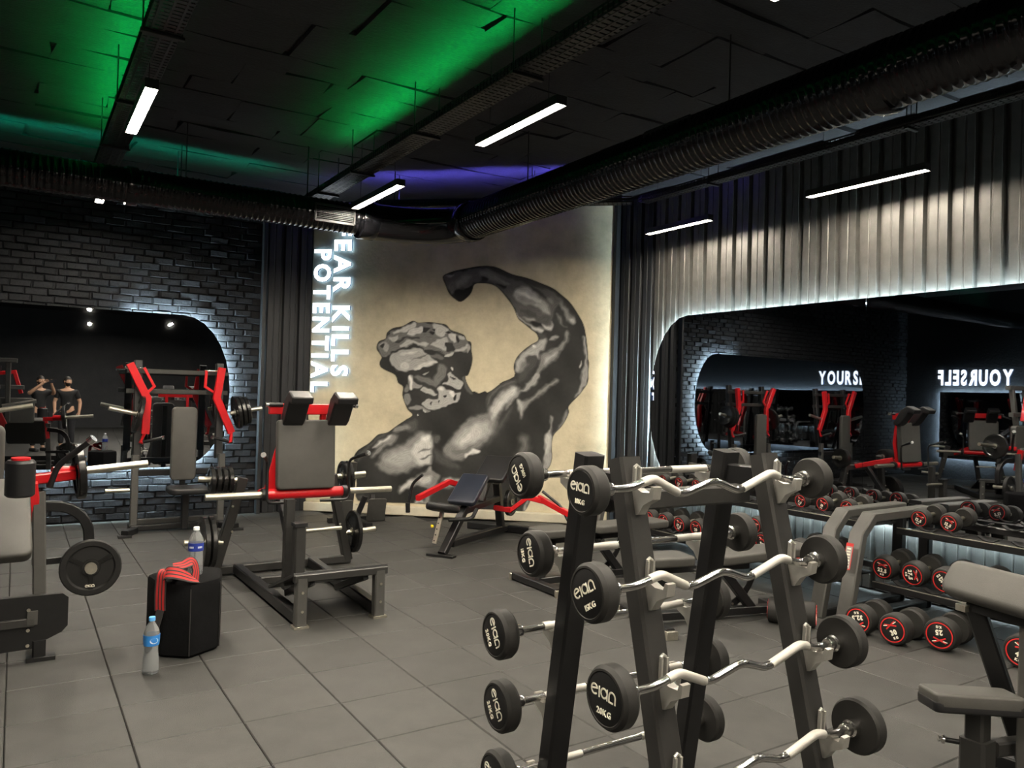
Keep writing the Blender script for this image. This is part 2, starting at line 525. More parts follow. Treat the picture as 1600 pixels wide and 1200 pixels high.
# ---- trapezoid metal cladding panels
PW = 0.212
def panel_mesh(z0, z1, d=0.042, m_='metal_cladding'):
    prof = [(0, 0), (0.006, 0.0), (0.022, d), (0.085, d), (0.092, d-0.006), (0.100, d-0.006), (0.107, d), (0.172, d), (0.188, 0.0), (PW, 0.0)]
    b = MB()
    n = len(prof)
    b.add([(x, y+0.002, z0) for x, y in prof]+[(x, y+0.002, z1) for x, y in prof], [[i, i+1, n+i+1, n+i] for i in range(n-1)])
    return b.mesh('cladding_panel', m_, 20)
pm = panel_mesh(0.0, ZC-0.02)
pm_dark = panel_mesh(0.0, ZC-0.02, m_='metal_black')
y = 7.74-PW
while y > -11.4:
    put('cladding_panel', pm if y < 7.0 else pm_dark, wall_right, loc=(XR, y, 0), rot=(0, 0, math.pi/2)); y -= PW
x = ML.x
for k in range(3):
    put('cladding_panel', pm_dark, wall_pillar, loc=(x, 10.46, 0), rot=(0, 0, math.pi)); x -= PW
# folded corner trim where the cladding meets the brick and the mural
trim = MB().beam((BR0.x-0.01, 10.38, 0), (BR0.x-0.01, 10.38, ZC-0.01), 0.05, 0.10).build('trim_1', 'metal_black'); structure(trim)
trim = MB().box((6.545, 7.76, ZC/2), (0.11, 0.06, ZC-0.02)).build('trim_2', 'metal_black'); structure(trim)  # widened to shade the mural end from the mirror's light strip
# low concrete plinth under the mural
b = MB(); a0 = ML+MNRM*0.04; a1 = MR+MNRM*0.04-MDIR*0.05
b.beam((a0.x, a0.y, 0.06), (a1.x, a1.y, 0.06), 0.078, 0.12)
structure(b.build('baseboard_corner', 'plinth'))

# ---- painted figure on the corner wall: brush patches traced as outlines, sampled on a fine sheet of paint
def catmull(P, n=4):
    P = np.array(P, float); out = []
    m_ = len(P)
    for i in range(m_):
        p0, p1, p2, p3 = P[i-1], P[i], P[(i+1) % m_], P[(i+2) % m_]
        for k in range(n):
            t = k/n
            out.append(0.5*((2*p1)+(-p0+p2)*t+(2*p0-5*p1+4*p2-p3)*t*t+(-p0+3*p1-3*p2+p3)*t**3))
    return np.array(out)
def sdf(px, py, poly):
    """signed distance in picture units, negative inside"""
    inside = np.zeros(px.shape, bool); dmin = np.full(px.shape, 1e9)
    n = len(poly)
    for i in range(n):
        x0, y0 = poly[i]; x1, y1 = poly[(i+1) % n]
        if abs(y1-y0) > 1e-9:
            c = ((y0 > py) != (y1 > py)) & (px < (x1-x0)*(py-y0)/(y1-y0)+x0)
            inside ^= c
        dx, dy = x1-x0, y1-y0; l2 = dx*dx+dy*dy+1e-12
        t = np.clip(((px-x0)*dx+(py-y0)*dy)/l2, 0, 1)
        dmin = np.minimum(dmin, (px-x0-t*dx)**2+(py-y0-t*dy)**2)
    d = np.sqrt(dmin)
    return np.where(inside, -d, d)
ZT = {'H': (580, 490, .15), 'A': (680, 400, 1/6.), 'C': (550, 620, .15), 'T': (740, 560, .2)}
SIL = [
 ('A', [(70,200),(110,165),(200,135),(300,115),(420,95),(520,95),(600,115),(720,170),(860,205),(980,250),(1100,300),(1180,360),(1260,430),(1330,530),(1390,640),(1415,760),(1430,900),(1435,1050),(1425,1200),(1300,1300),(1000,1330),(700,1260),(600,1200),(740,1130),(735,1040),(760,960),(820,890),(900,830),(965,790),(950,730),(900,690),(840,640),(780,590),(750,520),(720,460),(660,380),(600,310),(540,270),(450,255),(370,265),(345,330),(310,380),(240,430),(180,400),(130,350),(100,280)]),
 ('T', [(-40,270),(60,280),(140,250),(220,190),(320,150),(400,60),(600,-40),(800,-40),(893,0),(897,100),(880,200),(830,280),(745,370),(745,420),(720,480),(680,540),(625,600),(610,680),(612,780),(590,850),(540,900),(530,960),(480,1040),(440,1120),(400,1190),(330,1210),(0,1200),(-300,1180),(-300,500)]),
 ('C', [(20,650),(50,570),(100,530),(180,480),(240,420),(280,390),(370,370),(440,320),(520,265),(640,190),(700,80),(1300,-20),(1450,300),(1450,1100),(1000,1130),(640,1110),(340,1100),(60,1080),(50,900)]),
 ('H', [(55,360),(80,290),(150,260),(165,200),(230,150),(330,130),(430,75),(490,95),(600,88),(700,100),(780,115),(830,170),(900,195),(970,225),(995,280),(1040,300),(1045,390),(1055,460),(1045,540),(1010,640),(980,655),(1000,730),(1050,810),(1100,840),(1220,830),(1220,1200),(340,1190),(340,1120),(430,1060),(380,1000),(350,930),(325,850),(330,760),(280,720),(250,640),(150,590),(95,550),(90,500),(110,460),(90,420)]),
]
PATCH = [
 ('A',88,8,[(75,205),(120,170),(420,110),(560,130),(720,190),(900,240),(1080,320),(1180,400),(1230,480),(1320,600),(1280,640),(1230,600),(1200,500),(1160,460),(1120,500),(1100,600),(1080,690),(1000,680),(900,650),(800,600),(750,510),(700,420),(620,320),(540,260),(440,240),(360,260),(330,300),(200,310),(150,360),(110,290)]),
 ('A',18,4,[(185,320),(260,320),(350,280),(340,340),(300,390),(240,425),(190,395)]),
 ('A',125,12,[(190,240),(250,190),(330,180),(320,220),(250,280),(210,300)]),('A',150,5,[(100,190),(180,170),(150,200)]),
 ('A',100,6,[(140,250),(180,250),(180,340),(150,350),(120,290)]),('A',115,10,[(430,130),(520,150),(600,210),(540,230),(480,200),(420,180)]),
 ('A',130,8,[(560,200),(650,240),(700,270),(640,260)]),('A',40,5,[(440,200),(500,210),(480,240),(430,240)]),('A',30,5,[(560,255),(660,280),(640,300)]),
 ('A',55,8,[(430,100),(560,110),(740,180),(900,230),(1100,320),(1000,300),(800,240),(640,180),(520,130)]),
 ('A',160,10,[(740,330),(820,285),(900,320),(980,390),(1060,470),(1070,540),(1030,540),(960,480),(880,450),(800,430),(740,380)]),
 ('A',200,8,[(750,340),(830,330),(920,390),(990,430),(900,400),(820,370)]),('A',132,6,[(780,380),(870,400),(950,440),(880,460),(800,430)]),
 ('A',55,6,[(860,260),(1000,340),(1040,400),(960,350)]),('A',72,6,[(800,510),(900,510),(950,550),(940,580),(860,560)]),
 ('A',155,5,[(820,570),(940,600),(900,612)]),('A',78,8,[(950,580),(1050,560),(1090,600),(1000,640),(940,600)]),
 ('A',190,6,[(760,530),(800,580),(880,640),(960,670),(1020,690),(1000,715),(940,700),(860,640),(790,590)]),('A',28,5,[(890,625),(960,620),(1010,660),(960,660)]),
 ('A',185,6,[(1000,640),(1080,660),(1100,620),(1090,690),(1050,700)]),('A',125,8,[(1170,440),(1220,480),(1270,560),(1320,600),(1300,640),(1260,630),(1210,540)]),
 ('A',165,6,[(1260,590),(1310,590),(1310,630),(1270,630)]),('A',110,6,[(1145,540),(1180,580),(1200,640),(1240,665),(1190,650),(1150,590)]),
 ('A',120,6,[(1050,380),(1110,410),(1100,450),(1060,420)]),
 ('A',140,6,[(1380,760),(1410,780),(1425,900),(1430,1050),(1425,1200),(1375,1200),(1400,1050),(1400,900)]),('A',200,4,[(1350,1030),(1370,990),(1360,1050)]),
 ('A',165,10,[(770,960),(830,890),(920,840),(980,790),(1040,770),(1030,860),(980,900),(970,960),(920,930),(860,960),(830,1040),(790,1090),(760,1080),(750,1010)]),
 ('A',70,6,[(860,960),(930,930),(970,990),(900,1080),(820,1180),(770,1160),(800,1090),(860,1040)]),('A',115,10,[(820,1000),(870,1010),(830,1060),(790,1080)]),('A',230,5,[(905,840),(940,832),(930,862)]),
 ('A',70,6,[(960,730),(1010,720),(1040,750),(1000,780)]),('A',140,5,[(1070,780),(1110,750),(1155,750),(1120,790)]),
 ('A',122,8,[(1215,720),(1235,700),(1260,740),(1220,830),(1170,900),(1130,970),(1050,1030),(980,1100),(960,1150),(900,1200),(850,1200),(920,1130),(980,1000),(990,930),(1080,880),(1180,830),(1220,770)]),
 ('A',165,8,[(1030,960),(1120,910),(1150,910),(1080,970),(1030,1010)]),('A',172,6,[(930,1110),(980,1110),(960,1150),(920,1170)]),
 ('T',80,12,[(200,500),(300,380),(260,480),(180,600),(100,680)]),
 ('T',90,8,[(160,240),(300,170),(330,190),(220,230),(150,290),(110,380),(100,330)]),
 ('T',165,12,[(120,400),(200,280),(290,220),(350,230),(340,290),(260,350),(200,440),(150,500),(120,470)]),('T',198,10,[(150,400),(240,290),(320,230),(330,260),(230,370),(170,440)]),
 ('T',152,6,[(490,120),(515,130),(500,180),(440,240),(360,270),(300,340),(250,400),(300,310),(380,240)]),
 ('T',128,8,[(345,320),(400,330),(470,290),(540,230),(640,165),(665,180),(600,220),(520,290),(440,350),(390,420),(375,470),(355,420)]),('T',165,6,[(340,325),(380,340),(375,440)]),
 ('T',140,14,[(-30,480),(60,460),(130,490),(180,470),(160,560),(110,620),(60,680),(-30,700)]),
 ('T',140,6,[(840,130),(870,60),(890,100),(880,190),(830,280),(790,310),(830,230)]),('T',120,6,[(740,400),(720,480),(650,580),(630,590),(690,490),(715,420)]),
 ('T',150,6,[(600,460),(615,460),(610,560),(615,650),(612,780),(590,850),(540,880),(550,780),(560,640),(555,590),(595,560)]),('T',182,8,[(565,600),(600,610),(590,700),(560,750)]),
 ('T',108,18,[(360,620),(400,600),(430,650),(420,740),(330,760),(370,690)]),('T',150,5,[(480,1000),(530,950),(500,1040),(430,1120),(410,1190),(385,1190),(440,1060)]),
 ('C',75,10,[(60,600),(180,490),(280,400),(370,380),(300,440),(200,520),(120,620),(60,680)]),
 ('C',80,10,[(560,300),(660,230),(680,320),(640,370),(700,350),(830,370),(700,370),(600,360)]),('C',125,8,[(420,360),(480,310),(540,290),(610,320),(560,340),(500,365)]),
 ('C',135,14,[(290,660),(310,590),(400,540),(520,500),(620,420),(700,370),(820,385),(845,480),(830,600),(820,680),(740,720),(640,740),(560,790),(430,805),(340,790),(280,740),(250,700)]),
 ('C',166,16,[(350,640),(500,560),(640,540),(640,660),(520,720),(380,700)]),('C',196,12,[(620,560),(700,450),(760,400),(820,410),(830,560),(810,690),(700,710),(650,640)]),
 ('C',100,4,[(700,650),(820,600),(830,612),(740,650)]),('C',120,4,[(690,570),(810,530),(812,545),(740,572)]),('C',215,8,[(720,440),(780,410),(815,440),(780,470)]),
 ('C',130,10,[(190,630),(240,560),(270,520),(330,480),(430,390),(470,400),(460,440),(420,490),(350,520),(300,570),(220,630)]),('C',198,8,[(220,530),(290,460),(380,410),(420,400),(400,440),(320,480),(240,530)]),
 ('C',75,12,[(860,540),(940,600),(1050,680),(1130,740),(1040,740),(900,690),(860,640)]),('C',85,8,[(850,400),(920,420),(900,480),(860,480)]),
 ('C',126,12,[(940,550),(1000,470),(1080,360),(1180,260),(1300,210),(1430,180),(1430,420),(1330,490),(1250,560),(1180,640),(1100,665),(1000,640)]),
 ('C',168,16,[(1060,470),(1150,350),(1260,290),(1320,260),(1430,270),(1430,400),(1300,440),(1180,530),(1090,520)]),('C',204,10,[(1130,450),(1250,360),(1290,310),(1320,330),(1260,420),(1160,490)]),
 ('C',110,5,[(1040,560),(1140,560),(1250,500),(1260,515),(1160,590),(1060,590)]),('C',200,5,[(1180,590),(1260,560),(1330,555),(1320,585),(1240,600),(1180,640)]),
 ('C',125,8,[(480,960),(560,880),(680,820),(780,760),(815,720),(850,780),(920,820),(890,900),(850,960),(790,1110),(750,1100),(790,970),(700,930),(600,950),(520,1000),(490,1000)]),
 ('C',192,8,[(490,970),(560,900),(660,860),(640,900),(540,970)]),('C',182,10,[(700,850),(820,820),(820,880),(780,910),(700,890)]),('C',140,6,[(790,770),(815,725),(840,770),(860,800)]),
 ('C',160,8,[(640,1110),(700,1060),(750,1080),(740,1110)]),('C',150,10,[(970,840),(1050,850),(1150,860),(1240,850),(1180,910),(1080,940),(930,950),(940,880)]),('C',200,8,[(980,850),(1050,860),(1010,920),(950,910)]),
 ('C',75,8,[(60,1050),(120,1030),(140,1070)]),
 ('T',186,10,[(-10,540),(40,530),(70,580),(40,640),(-10,650)]),('T',215,4,[(-10,712),(40,715),(50,735),(-10,745)]),
 ('H',105,6,[(70,360),(100,290),(160,265),(180,200),(330,140),(440,85),(600,100),(780,130),(830,190),(960,240),(1030,320),(1000,400),(900,390),(800,440),(700,400),(560,400),(480,340),(330,360),(220,390),(180,440),(110,440)]),
 ('H',185,5,[(230,190),(330,150),(450,90),(465,130),(380,180),(250,210)]),('H',190,5,[(360,210),(440,150),(530,140),(520,200),(440,225)]),('H',165,5,[(180,250),(290,230),(250,300),(200,280)]),
 ('H',150,5,[(90,320),(140,290),(190,340),(170,400),(110,370)]),('H',180,5,[(640,110),(740,125),(800,170),(740,240),(680,230),(660,170)]),('H',190,4,[(810,220),(870,210),(885,290),(850,300)]),
 ('H',170,4,[(905,225),(960,230),(975,270),(920,260)]),('H',172,5,[(620,320),(700,270),(790,240),(800,300),(770,380),(700,350),(640,340)]),('H',165,5,[(860,380),(960,350),(1000,310),(1030,330),(1000,370),(900,400)]),
 ('H',170,5,[(300,330),(400,270),(480,290),(600,310),(560,340),(430,310),(320,360)]),
 ('H',40,4,[(540,150),(620,150),(600,180),(540,190)]),('H',35,4,[(600,200),(650,190),(640,220)]),('H',30,4,[(770,190),(830,200),(800,215)]),('H',35,4,[(880,230),(930,280),(900,300)]),('H',35,4,[(640,160),(665,155),(655,175)]),
 ('H',45,5,[(780,310),(830,300),(880,370),(820,400),(780,380)]),('H',60,5,[(260,290),(360,240),(500,250),(480,265),(370,255),(270,310)]),('H',42,5,[(330,370),(440,320),(520,350),(570,400),(530,400),(470,350),(380,350)]),
 ('H',42,5,[(560,370),(680,390),(760,410),(690,400),(620,420),(570,410)]),('H',45,5,[(95,340),(130,310),(120,370)]),('H',50,5,[(200,200),(165,240),(175,200)]),('H',190,4,[(760,440),(830,410),(860,410),(820,450),(770,455)]),
 ('H',95,5,[(600,440),(680,420),(760,470),(700,470)]),
 ('H',160,8,[(190,450),(250,400),(380,370),(500,360),(570,410),(620,450),(680,500),(640,540),(540,560),(440,590),(380,600),(280,590),(220,540)]),('H',192,8,[(300,420),(420,390),(480,390),(400,430)]),
 ('H',196,6,[(450,580),(520,520),(640,490),(690,510),(600,540),(500,580)]),('H',186,7,[(300,540),(370,500),(400,560),(340,590)]),('H',60,4,[(230,560),(300,600),(270,605)]),('H',112,4,[(420,480),(520,440),(600,430),(520,460)]),
 ('H',110,15,[(700,520),(770,540),(780,640),(700,740),(660,760),(650,680),(690,600)]),('H',140,6,[(390,650),(430,640),(440,700),(480,730),(520,740),(510,770),(440,790),(400,790),(385,720)]),
 ('H',215,5,[(395,660),(420,650),(430,740),(430,790),(405,780)]),('H',105,10,[(440,650),(560,660),(640,680),(680,760),(600,740),(500,700)]),('H',165,3,[(540,625),(600,610),(570,632)]),
 ('H',110,6,[(340,780),(380,740),(390,800),(350,820)]),('H',120,6,[(340,850),(400,830),(410,900),(370,960),(345,900)]),('H',168,5,[(510,800),(540,760),(600,780),(660,820),(690,850),(640,845),(560,820)]),
 ('H',166,5,[(520,930),(600,890),(690,890),(700,830),(690,780),(720,750),(780,790),(830,800),(870,830),(930,820),(930,880),(880,930),(800,950),(720,990),(620,1000),(550,970)]),
 ('H',30,4,[(750,850),(790,850),(770,880)]),('H',30,4,[(850,860),(890,850),(880,900),(855,890)]),('H',60,3,[(620,930),(640,920),(625,950)]),('H',60,3,[(690,910),(710,900),(700,925)]),
 ('H',215,4,[(820,820),(860,810),(860,860),(830,860)]),('H',205,4,[(705,765),(745,760),(750,795),(715,795)]),('H',170,5,[(800,640),(830,610),(860,640),(910,680),(950,710),(940,780),(880,780),(820,750),(740,740),(800,700)]),
 ('H',45,4,[(820,660),(890,690),(850,690)]),('H',220,3,[(825,560),(855,570),(850,590)]),('H',130,5,[(390,970),(500,960),(560,990),(620,1020),(580,1030),(530,1000),(480,1000),(400,995)]),
 ('H',190,3,[(545,1000),(575,1020),(560,1030)]),('H',210,3,[(480,1045),(500,1060),(490,1070)]),('H',150,4,[(1005,340),(1035,330),(1030,380),(1005,410)]),('H',85,8,[(950,660),(990,660),(1040,800),(1060,840),(1010,830),(960,720)]),
]
def paint_mural():
    # sheet in wall axes: u along the wall, w up
    us = []; 
    for q in [(548, 405), (548, 812), (925, 405), (925, 812)]:
        p = at(*q, P=ML, N=MNRM); us.append(((p-ML).dot(MDIR), p.z))
    u0 = min(a for a, b in us)-0.02; u1 = min(MLEN-0.05, max(a for a, b in us)); w0 = 0.125; w1 = max(b for a, b in us)
    nu, nw = 300, 310
    U, Wz = np.meshgrid(np.linspace(u0, u1, nu), np.linspace(w0, w1, nw))
    off = np.array(MNRM)*0.004
    P = np.array(ML)[None, None, :]+U[..., None]*np.array(MDIR)+off
    P = P+np.array([0, 0, 1.0])*Wz[..., None]
    v = P-EYE; zz = v @ _f
    X = 800+FPX*(v @ _R)/zz; Y = 600+FPX*(v @ _D)/zz
    # brush wobble
    wob = lambda a, b, c: np.sin(X*a+Y*b+c)
    Xw = X+0.7*wob(.31, .22, 1)+0.5*wob(-.17, .43, 2)+0.35*wob(.9, .35, 4); Yw = Y+0.7*wob(.24, -.29, 3)+0.5*wob(.41, .19, 5)+0.35*wob(.4, -.8, 2)
    alpha = np.zeros_like(X); tone = np.full_like(X, 46.0)
    tone += 6*wob(.05, .03, 0)+4*wob(.11, -.08, 2)
    for zk, poly in SIL:
        ox, oy, sc = ZT[zk]
        d = sdf(X, Y, catmull([(ox+a*sc, oy+b*sc) for a, b in poly], 3))
        alpha = np.maximum(alpha, np.clip(0.5-d/1.2, 0, 1))
    for zk, tn, soft, poly in PATCH:
        ox, oy, sc = ZT[zk]
        pl = catmull([(ox+a*sc, oy+b*sc) for a, b in poly], 3)
        s = max(soft*sc*(1.15 if zk == 'H' else 2.3), 0.7)
        x0, y0 = pl.min(0)-3*s-3; x1, y1 = pl.max(0)+3*s+3
        msk = (Xw > x0) & (Xw < x1) & (Yw > y0) & (Yw < y1)
        if not msk.any(): continue
        d = sdf(Xw[msk], Yw[msk], pl)
        a = np.clip(0.5-d/(2*s), 0, 1); a = a*a*(3-2*a)
        streak = 1+0.05*np.sin(d*2.2)
        tone[msk] = tone[msk]*(1-a)+np.clip(tn*streak, 0, 245)*a
    g = np.clip(tone/255, 0, 1)**2.2
    vs = P.reshape(-1, 3); al = alpha.reshape(-1); g = g.reshape(-1)
    idx = np.arange(nu*nw).reshape(nw, nu)
    quads = np.stack([idx[:-1, :-1], idx[:-1, 1:], idx[1:, 1:], idx[1:, :-1]], -1).reshape(-1, 4)
    keep = al[quads].max(1) > 0
    quads = quads[keep]
    used = np.unique(quads); remap = -np.ones(nu*nw, int); remap[used] = np.arange(len(used))
    me = bpy.data.meshes.new('painted_mural')
    me.from_pydata((vs[used]-np.array(ML)).tolist(), [], remap[quads].tolist())
    ca = me.color_attributes.new('paint', 'FLOAT_COLOR', 'POINT')
    buf = np.ones((len(used), 4), np.float32)
    buf[:, 0] = g[used]*1.0; buf[:, 1] = g[used]*0.985; buf[:, 2] = g[used]*0.94; buf[:, 3] = al[used]
    ca.data.foreach_set('color', buf.ravel())
    M = bpy.data.materials.new('mural_paint'); M.use_nodes = True
    nt = M.node_tree; N = nt.nodes; L = nt.links; b = N['Principled BSDF']
    b.inputs['Roughness'].default_value = 0.6; b.inputs['Specular IOR Level'].default_value = 0.3
    at_ = N.new('ShaderNodeAttribute'); at_.attribute_name = 'paint'
    tc = N.new('ShaderNodeTexCoord'); nz = N.new('ShaderNodeTexNoise'); nz.inputs['Scale'].default_value = 18; nz.inputs['Detail'].default_value = 6
    L.new(tc.outputs['Object'], nz.inputs['Vector'])
    mr = N.new('ShaderNodeMapRange'); mr.inputs[3].default_value = 0.72; mr.inputs[4].default_value = 1.12
    L.new(nz.outputs['Fac'], mr.inputs[0])
    mul = N.new('ShaderNodeMix'); mul.data_type = 'RGBA'; mul.blend_type = 'MULTIPLY'; mul.inputs['Factor'].default_value = 1
    L.new(at_.outputs['Color'], mul.inputs['A']); L.new(mr.outputs[0], mul.inputs['B'])
    L.new(mul.outputs['Result'], b.inputs['Base Color']); L.new(at_.outputs['Alpha'], b.inputs['Alpha'])
    me.materials.append(M)
    o = put('painted_mural', me, loc=ML)
    tag(o, 'large black and grey wall painting of a bearded muscular statue flexing one arm', 'mural')
paint_mural()

# ---- mirrors with light strips round their edge
def stadium(a0, a1, z0, z1, ra, left_round=True, right_round=True, n=14):
    """outline (a, z) counter-clockwise; rounded ends of horizontal half-axis ra"""
    zc, rz = (z0+z1)/2, (z1-z0)/2; out = []
    for k in range(n+1):
        t = -math.pi/2+math.pi*k/n
        c_, s_ = math.cos(t), math.sin(t); e = 1.0
        if right_round: out.append((a1-ra+ra*abs(c_)**e, zc+rz*math.copysign(abs(s_)**e, s_)))
    if not right_round: out += [(a1, z0), (a1, z1)]
    for k in range(n+1):
        t = math.pi/2+math.pi*k/n
        c_, s_ = math.cos(t), math.sin(t); e = 1.0
        if left_round: out.append((a0+ra-ra*abs(c_)**e, zc+rz*math.copysign(abs(s_)**e, s_)))
    if not left_round: out += [(a0, z1), (a0, z0)]
    return out
def clip_poly(poly, lo, hi):
    def half(P, f):
        out = []
        for i in range(len(P)):
            p, q = P[i], P[(i+1) % len(P)]; a, b = f(p), f(q)
            if a >= 0: out.append(p)
            if (a >= 0) != (b >= 0):
                t = a/(a-b); out.append((p[0]+(q[0]-p[0])*t, p[1]+(q[1]-p[1])*t))
        return out
    return half(half(poly, lambda p: p[0]-lo), lambda p: hi-p[0])
def mirror_thing(label, org, ax, nrm, poly, cuts, led, proud):
    org = Vector(org); ax = Vector(ax); nrm = Vector(nrm); up = Vector((0, 0, 1))
    t = thing('wall_mirror', label, 'mirror', loc=org)
    sgn = 1 if ax.cross(up).dot(nrm) > 0 else -1
    for lo, hi in zip(cuts[:-1], cuts[1:]):
        pl = clip_poly(poly, lo+0.0015, hi-0.0015)
        b = MB(org); b.prism(pl, org+nrm*(proud-0.003), ax, up, 0.006); b.build('pane', 'mirror', t, ang=20)
    ca = sum(p[0] for p in poly)/len(poly); cz = sum(p[1] for p in poly)/len(poly)
    def inset(P, d):
        out = []
        for i in range(len(P)):
            p0, p, p1 = P[i-1], P[i], P[(i+1) % len(P)]
            tx, tz = p1[0]-p0[0], p1[1]-p0[1]; l = math.hypot(tx, tz) or 1
            out.append((p[0]-tz/l*d, p[1]+tx/l*d))
        return out
    b = MB(org); b.prism(inset(poly, 0.066), org+nrm*(proud/2-0.004), ax, up, proud-0.010); b.build('backing', 'mirror_edge', t, ang=20)
    ins = inset(poly, 0.046)
    pts = ins if led is None else [p for p in ins if led(p)]
    path = [org+ax*p[0]+up*p[1]+nrm*(proud-0.012) for p in pts]
    if led is None: path.append(path[0])
    MB(org).tube(path, 0.0055, 6).build('led_strip', 'led_white', t, label='cool white light strip')
    return t
# right wall (outline given in room Y)
poly = stadium(-1.2, 7.06, 0.60, 2.63, 0.60)
mirror_thing('long rounded mirror on the ribbed metal wall behind the dumbbell rack', (XR, 0, 0), (0, 1, 0), (-1, 0, 0), poly, [-2, 0.2, 2.2, 4.22, 8], None, 0.085)
# brick wall (outline along the wall from its right end)
def led_part(p): return (p[0] > -1.62) or (p[1] < 1.0 and p[0] > -3.2)
poly = stadium(-6.0, -0.40, 0.64, 2.54, 0.58)
# start the list so that the lit run is one unbroken piece
k0 = max(range(len(poly)), key=lambda i: (poly[i][1] < 1.0 and poly[i][0] > -3.2, poly[i][0] < -1.0))
pl2 = [(-3.1, 0.64)]+[p for p in poly[:15]]+[(-1.60, 2.54)]+poly[15:]
mirror_thing('long rounded mirror on the black brick wall', (BR0.x, BR0.y, 0), BD, BN, pl2, [-9, -3.4, 0], led_part, 0.078)
# left wall mirror, seen only in reflection
poly = [(1.5, 0.45), (9.85, 0.45), (9.85, 1.98), (1.5, 1.98)]
poly = poly[::-1]
mirror_thing('square cornered mirror under the lettering on the left wall', (XL, 0, 0), (0, -1, 0), (1, 0, 0), [(-a, z) for a, z in poly], [-10, -5.7, -1], None, 0.06)

# ---- illuminated lettering
def sign(label, text_lines, org, xdir, ydir, mats='sign_white', side='sign_side', group=None):
    """text_lines: (text, x, y, length, cap height) in the sign's own axes"""
    org = Vector(org); xd = Vector(xdir).normalized(); yd = Vector(ydir).normalized(); zd = xd.cross(yd)
    t = thing('light_sign', label, 'sign', loc=org)
    B = Matrix(((xd.x, yd.x, zd.x, 0), (xd.y, yd.y, zd.y, 0), (xd.z, yd.z, zd.z, 0), (0, 0, 0, 1)))
    for text, x, y, length, cap in text_lines:
        size = cap/0.70; x0 = 0
        for ch in text:
            x0 += 0.40*size if ch == ' ' else glyph(ch, size, 0.035, 0.036, mats, side)[1]+0.17*size
        x0 -= 0.17*size
        S = Matrix.Diagonal((length/x0, 1, 1, 1))
        letters(t, text, size, B @ Matrix.Translation((x, y, 0)) @ S, 0.035, 0.036, 0.17, 0.40, mats, side)
    return t
# reads downwards on the corner wall: text x axis points down, letter tops to the right
def wpt(px_, py_): 
    p = at(px_, py_, P=ML, N=MNRM); return (p-ML).dot(MDIR), p.z
u_f0, zf0 = wpt(523, 345); u_f1, _ = wpt(553, 345); _, zf1 = wpt(535, 588)
u_p0, zp0 = wpt(490, 391); u_p1, _ = wpt(519, 391); _, zp1 = wpt(500, 613)
_, zfT = wpt(537, 354)
sorg = ML+MNRM*0.03
sign('glowing white letters running down the corner wall reading FEAR KILLS POTENTIAL', [
    ('FEAR KILLS', 0, 0.335, zfT-zf1, 0.225), ('POTENTIAL', zfT-zp0, 0.055, zp0-zp1, 0.225)],
    (sorg.x, sorg.y, zfT), (0, 0, -1), MDIR)
sign('glowing white lettering YOURSELF above the left wall mirror', [('YOURSELF', 0, 0, 1.62, 0.33)], (XL+0.03, 8.28, 2.15), (0, 1, 0), (0, 0, 1))
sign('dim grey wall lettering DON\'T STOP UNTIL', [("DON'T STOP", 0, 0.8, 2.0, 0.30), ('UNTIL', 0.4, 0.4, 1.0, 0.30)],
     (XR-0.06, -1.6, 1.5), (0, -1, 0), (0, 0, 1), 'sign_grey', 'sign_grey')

# ================================================================== OVERHEAD
# ---- hanging linear lights
LZ = 3.55
def linear_light(x, y0, y1, label, LZ=3.55):
    t = thing('linear_light', label, 'ceiling light', loc=(x, (y0+y1)/2, LZ), group='linear ceiling lights')
    o = (x, (y0+y1)/2, LZ)
    hs = MB(o); hs.beam((x, y0, LZ+0.038), (x, y1, LZ+0.038), 0.082, 0.044, c=0.001)
    for q in (-1, 1): hs.beam((x+q*0.0390, y0, LZ+0.008), (x+q*0.0390, y1, LZ+0.008), 0.004, 0.018, c=0.0005)
    for yy in (y0+0.002, y1-0.002): hs.beam((x-0.039, yy, LZ+0.008), (x+0.039, yy, LZ+0.008), 0.004, 0.018, c=0.0005)
    hs.build('housing', 'fixture', t)
    MB(o).beam((x, y0+0.005, LZ+0.010), (x, y1-0.005, LZ+0.010), 0.073, 0.006, c=0.0005).build('diffuser', 'diffuser_wall' if x > 5 else 'diffuser', t, label='glowing warm white diffuser')
    w = MB(o)
    for yy in (y0+0.15, y1-0.15): w.tube([(x, yy, LZ+0.058), (x, yy, 3.765 if x < 1 else ZC)], 0.0025, 6, caps=False)
    w.build('suspension_wire', 'tray_metal', t)
LIGHTS = [(0.67, 5.40, 6.48, 'warm linear light beside the left cable tray, clear of the duct'),
          (0.67, 8.22, 9.20, 'warm linear light almost hidden behind the left duct, only its end showing'),
          (2.92, 4.06, 5.12, 'long warm linear light right of the middle cable tray, nearest of its row in view'),
          (2.92, 6.55, 7.70, 'warm linear light at the far end of the middle cable tray, above the duct bend'),
          (6.05, 5.70, 6.66, 'warm linear light against the ribbed metal wall, nearer the painted corner'),
          (6.05, 3.41, 4.52, 'warm linear light against the ribbed metal wall, above the mirror joint'),
          (2.92, 1.45, 2.42, 'warm linear light at the top edge of the picture'),
          (0.67, 2.80, 3.88, 'warm linear light over the left machines, above the picture'),
          (6.05, 1.08, 2.18, 'warm linear light near the right wall, beyond the picture edge'),
          (0.67, 0.20, 1.30, 'warm linear light above the photographer'),
          (2.92, -1.20, -0.10, 'warm linear light right behind the photographer'),
          (0.67, -2.40, -1.30, 'warm linear light behind the photographer, left row'),
          (0.67, -8.40, -7.30, 'added warm linear light brightening the rear wall'),  # added so the rear wall shows faintly in the mirror
          (2.92, -6.40, -5.30, 'added warm linear light far behind the photographer, brightening the back of the room'),  # extra lamp, also put in to lift the dark rear
          ]
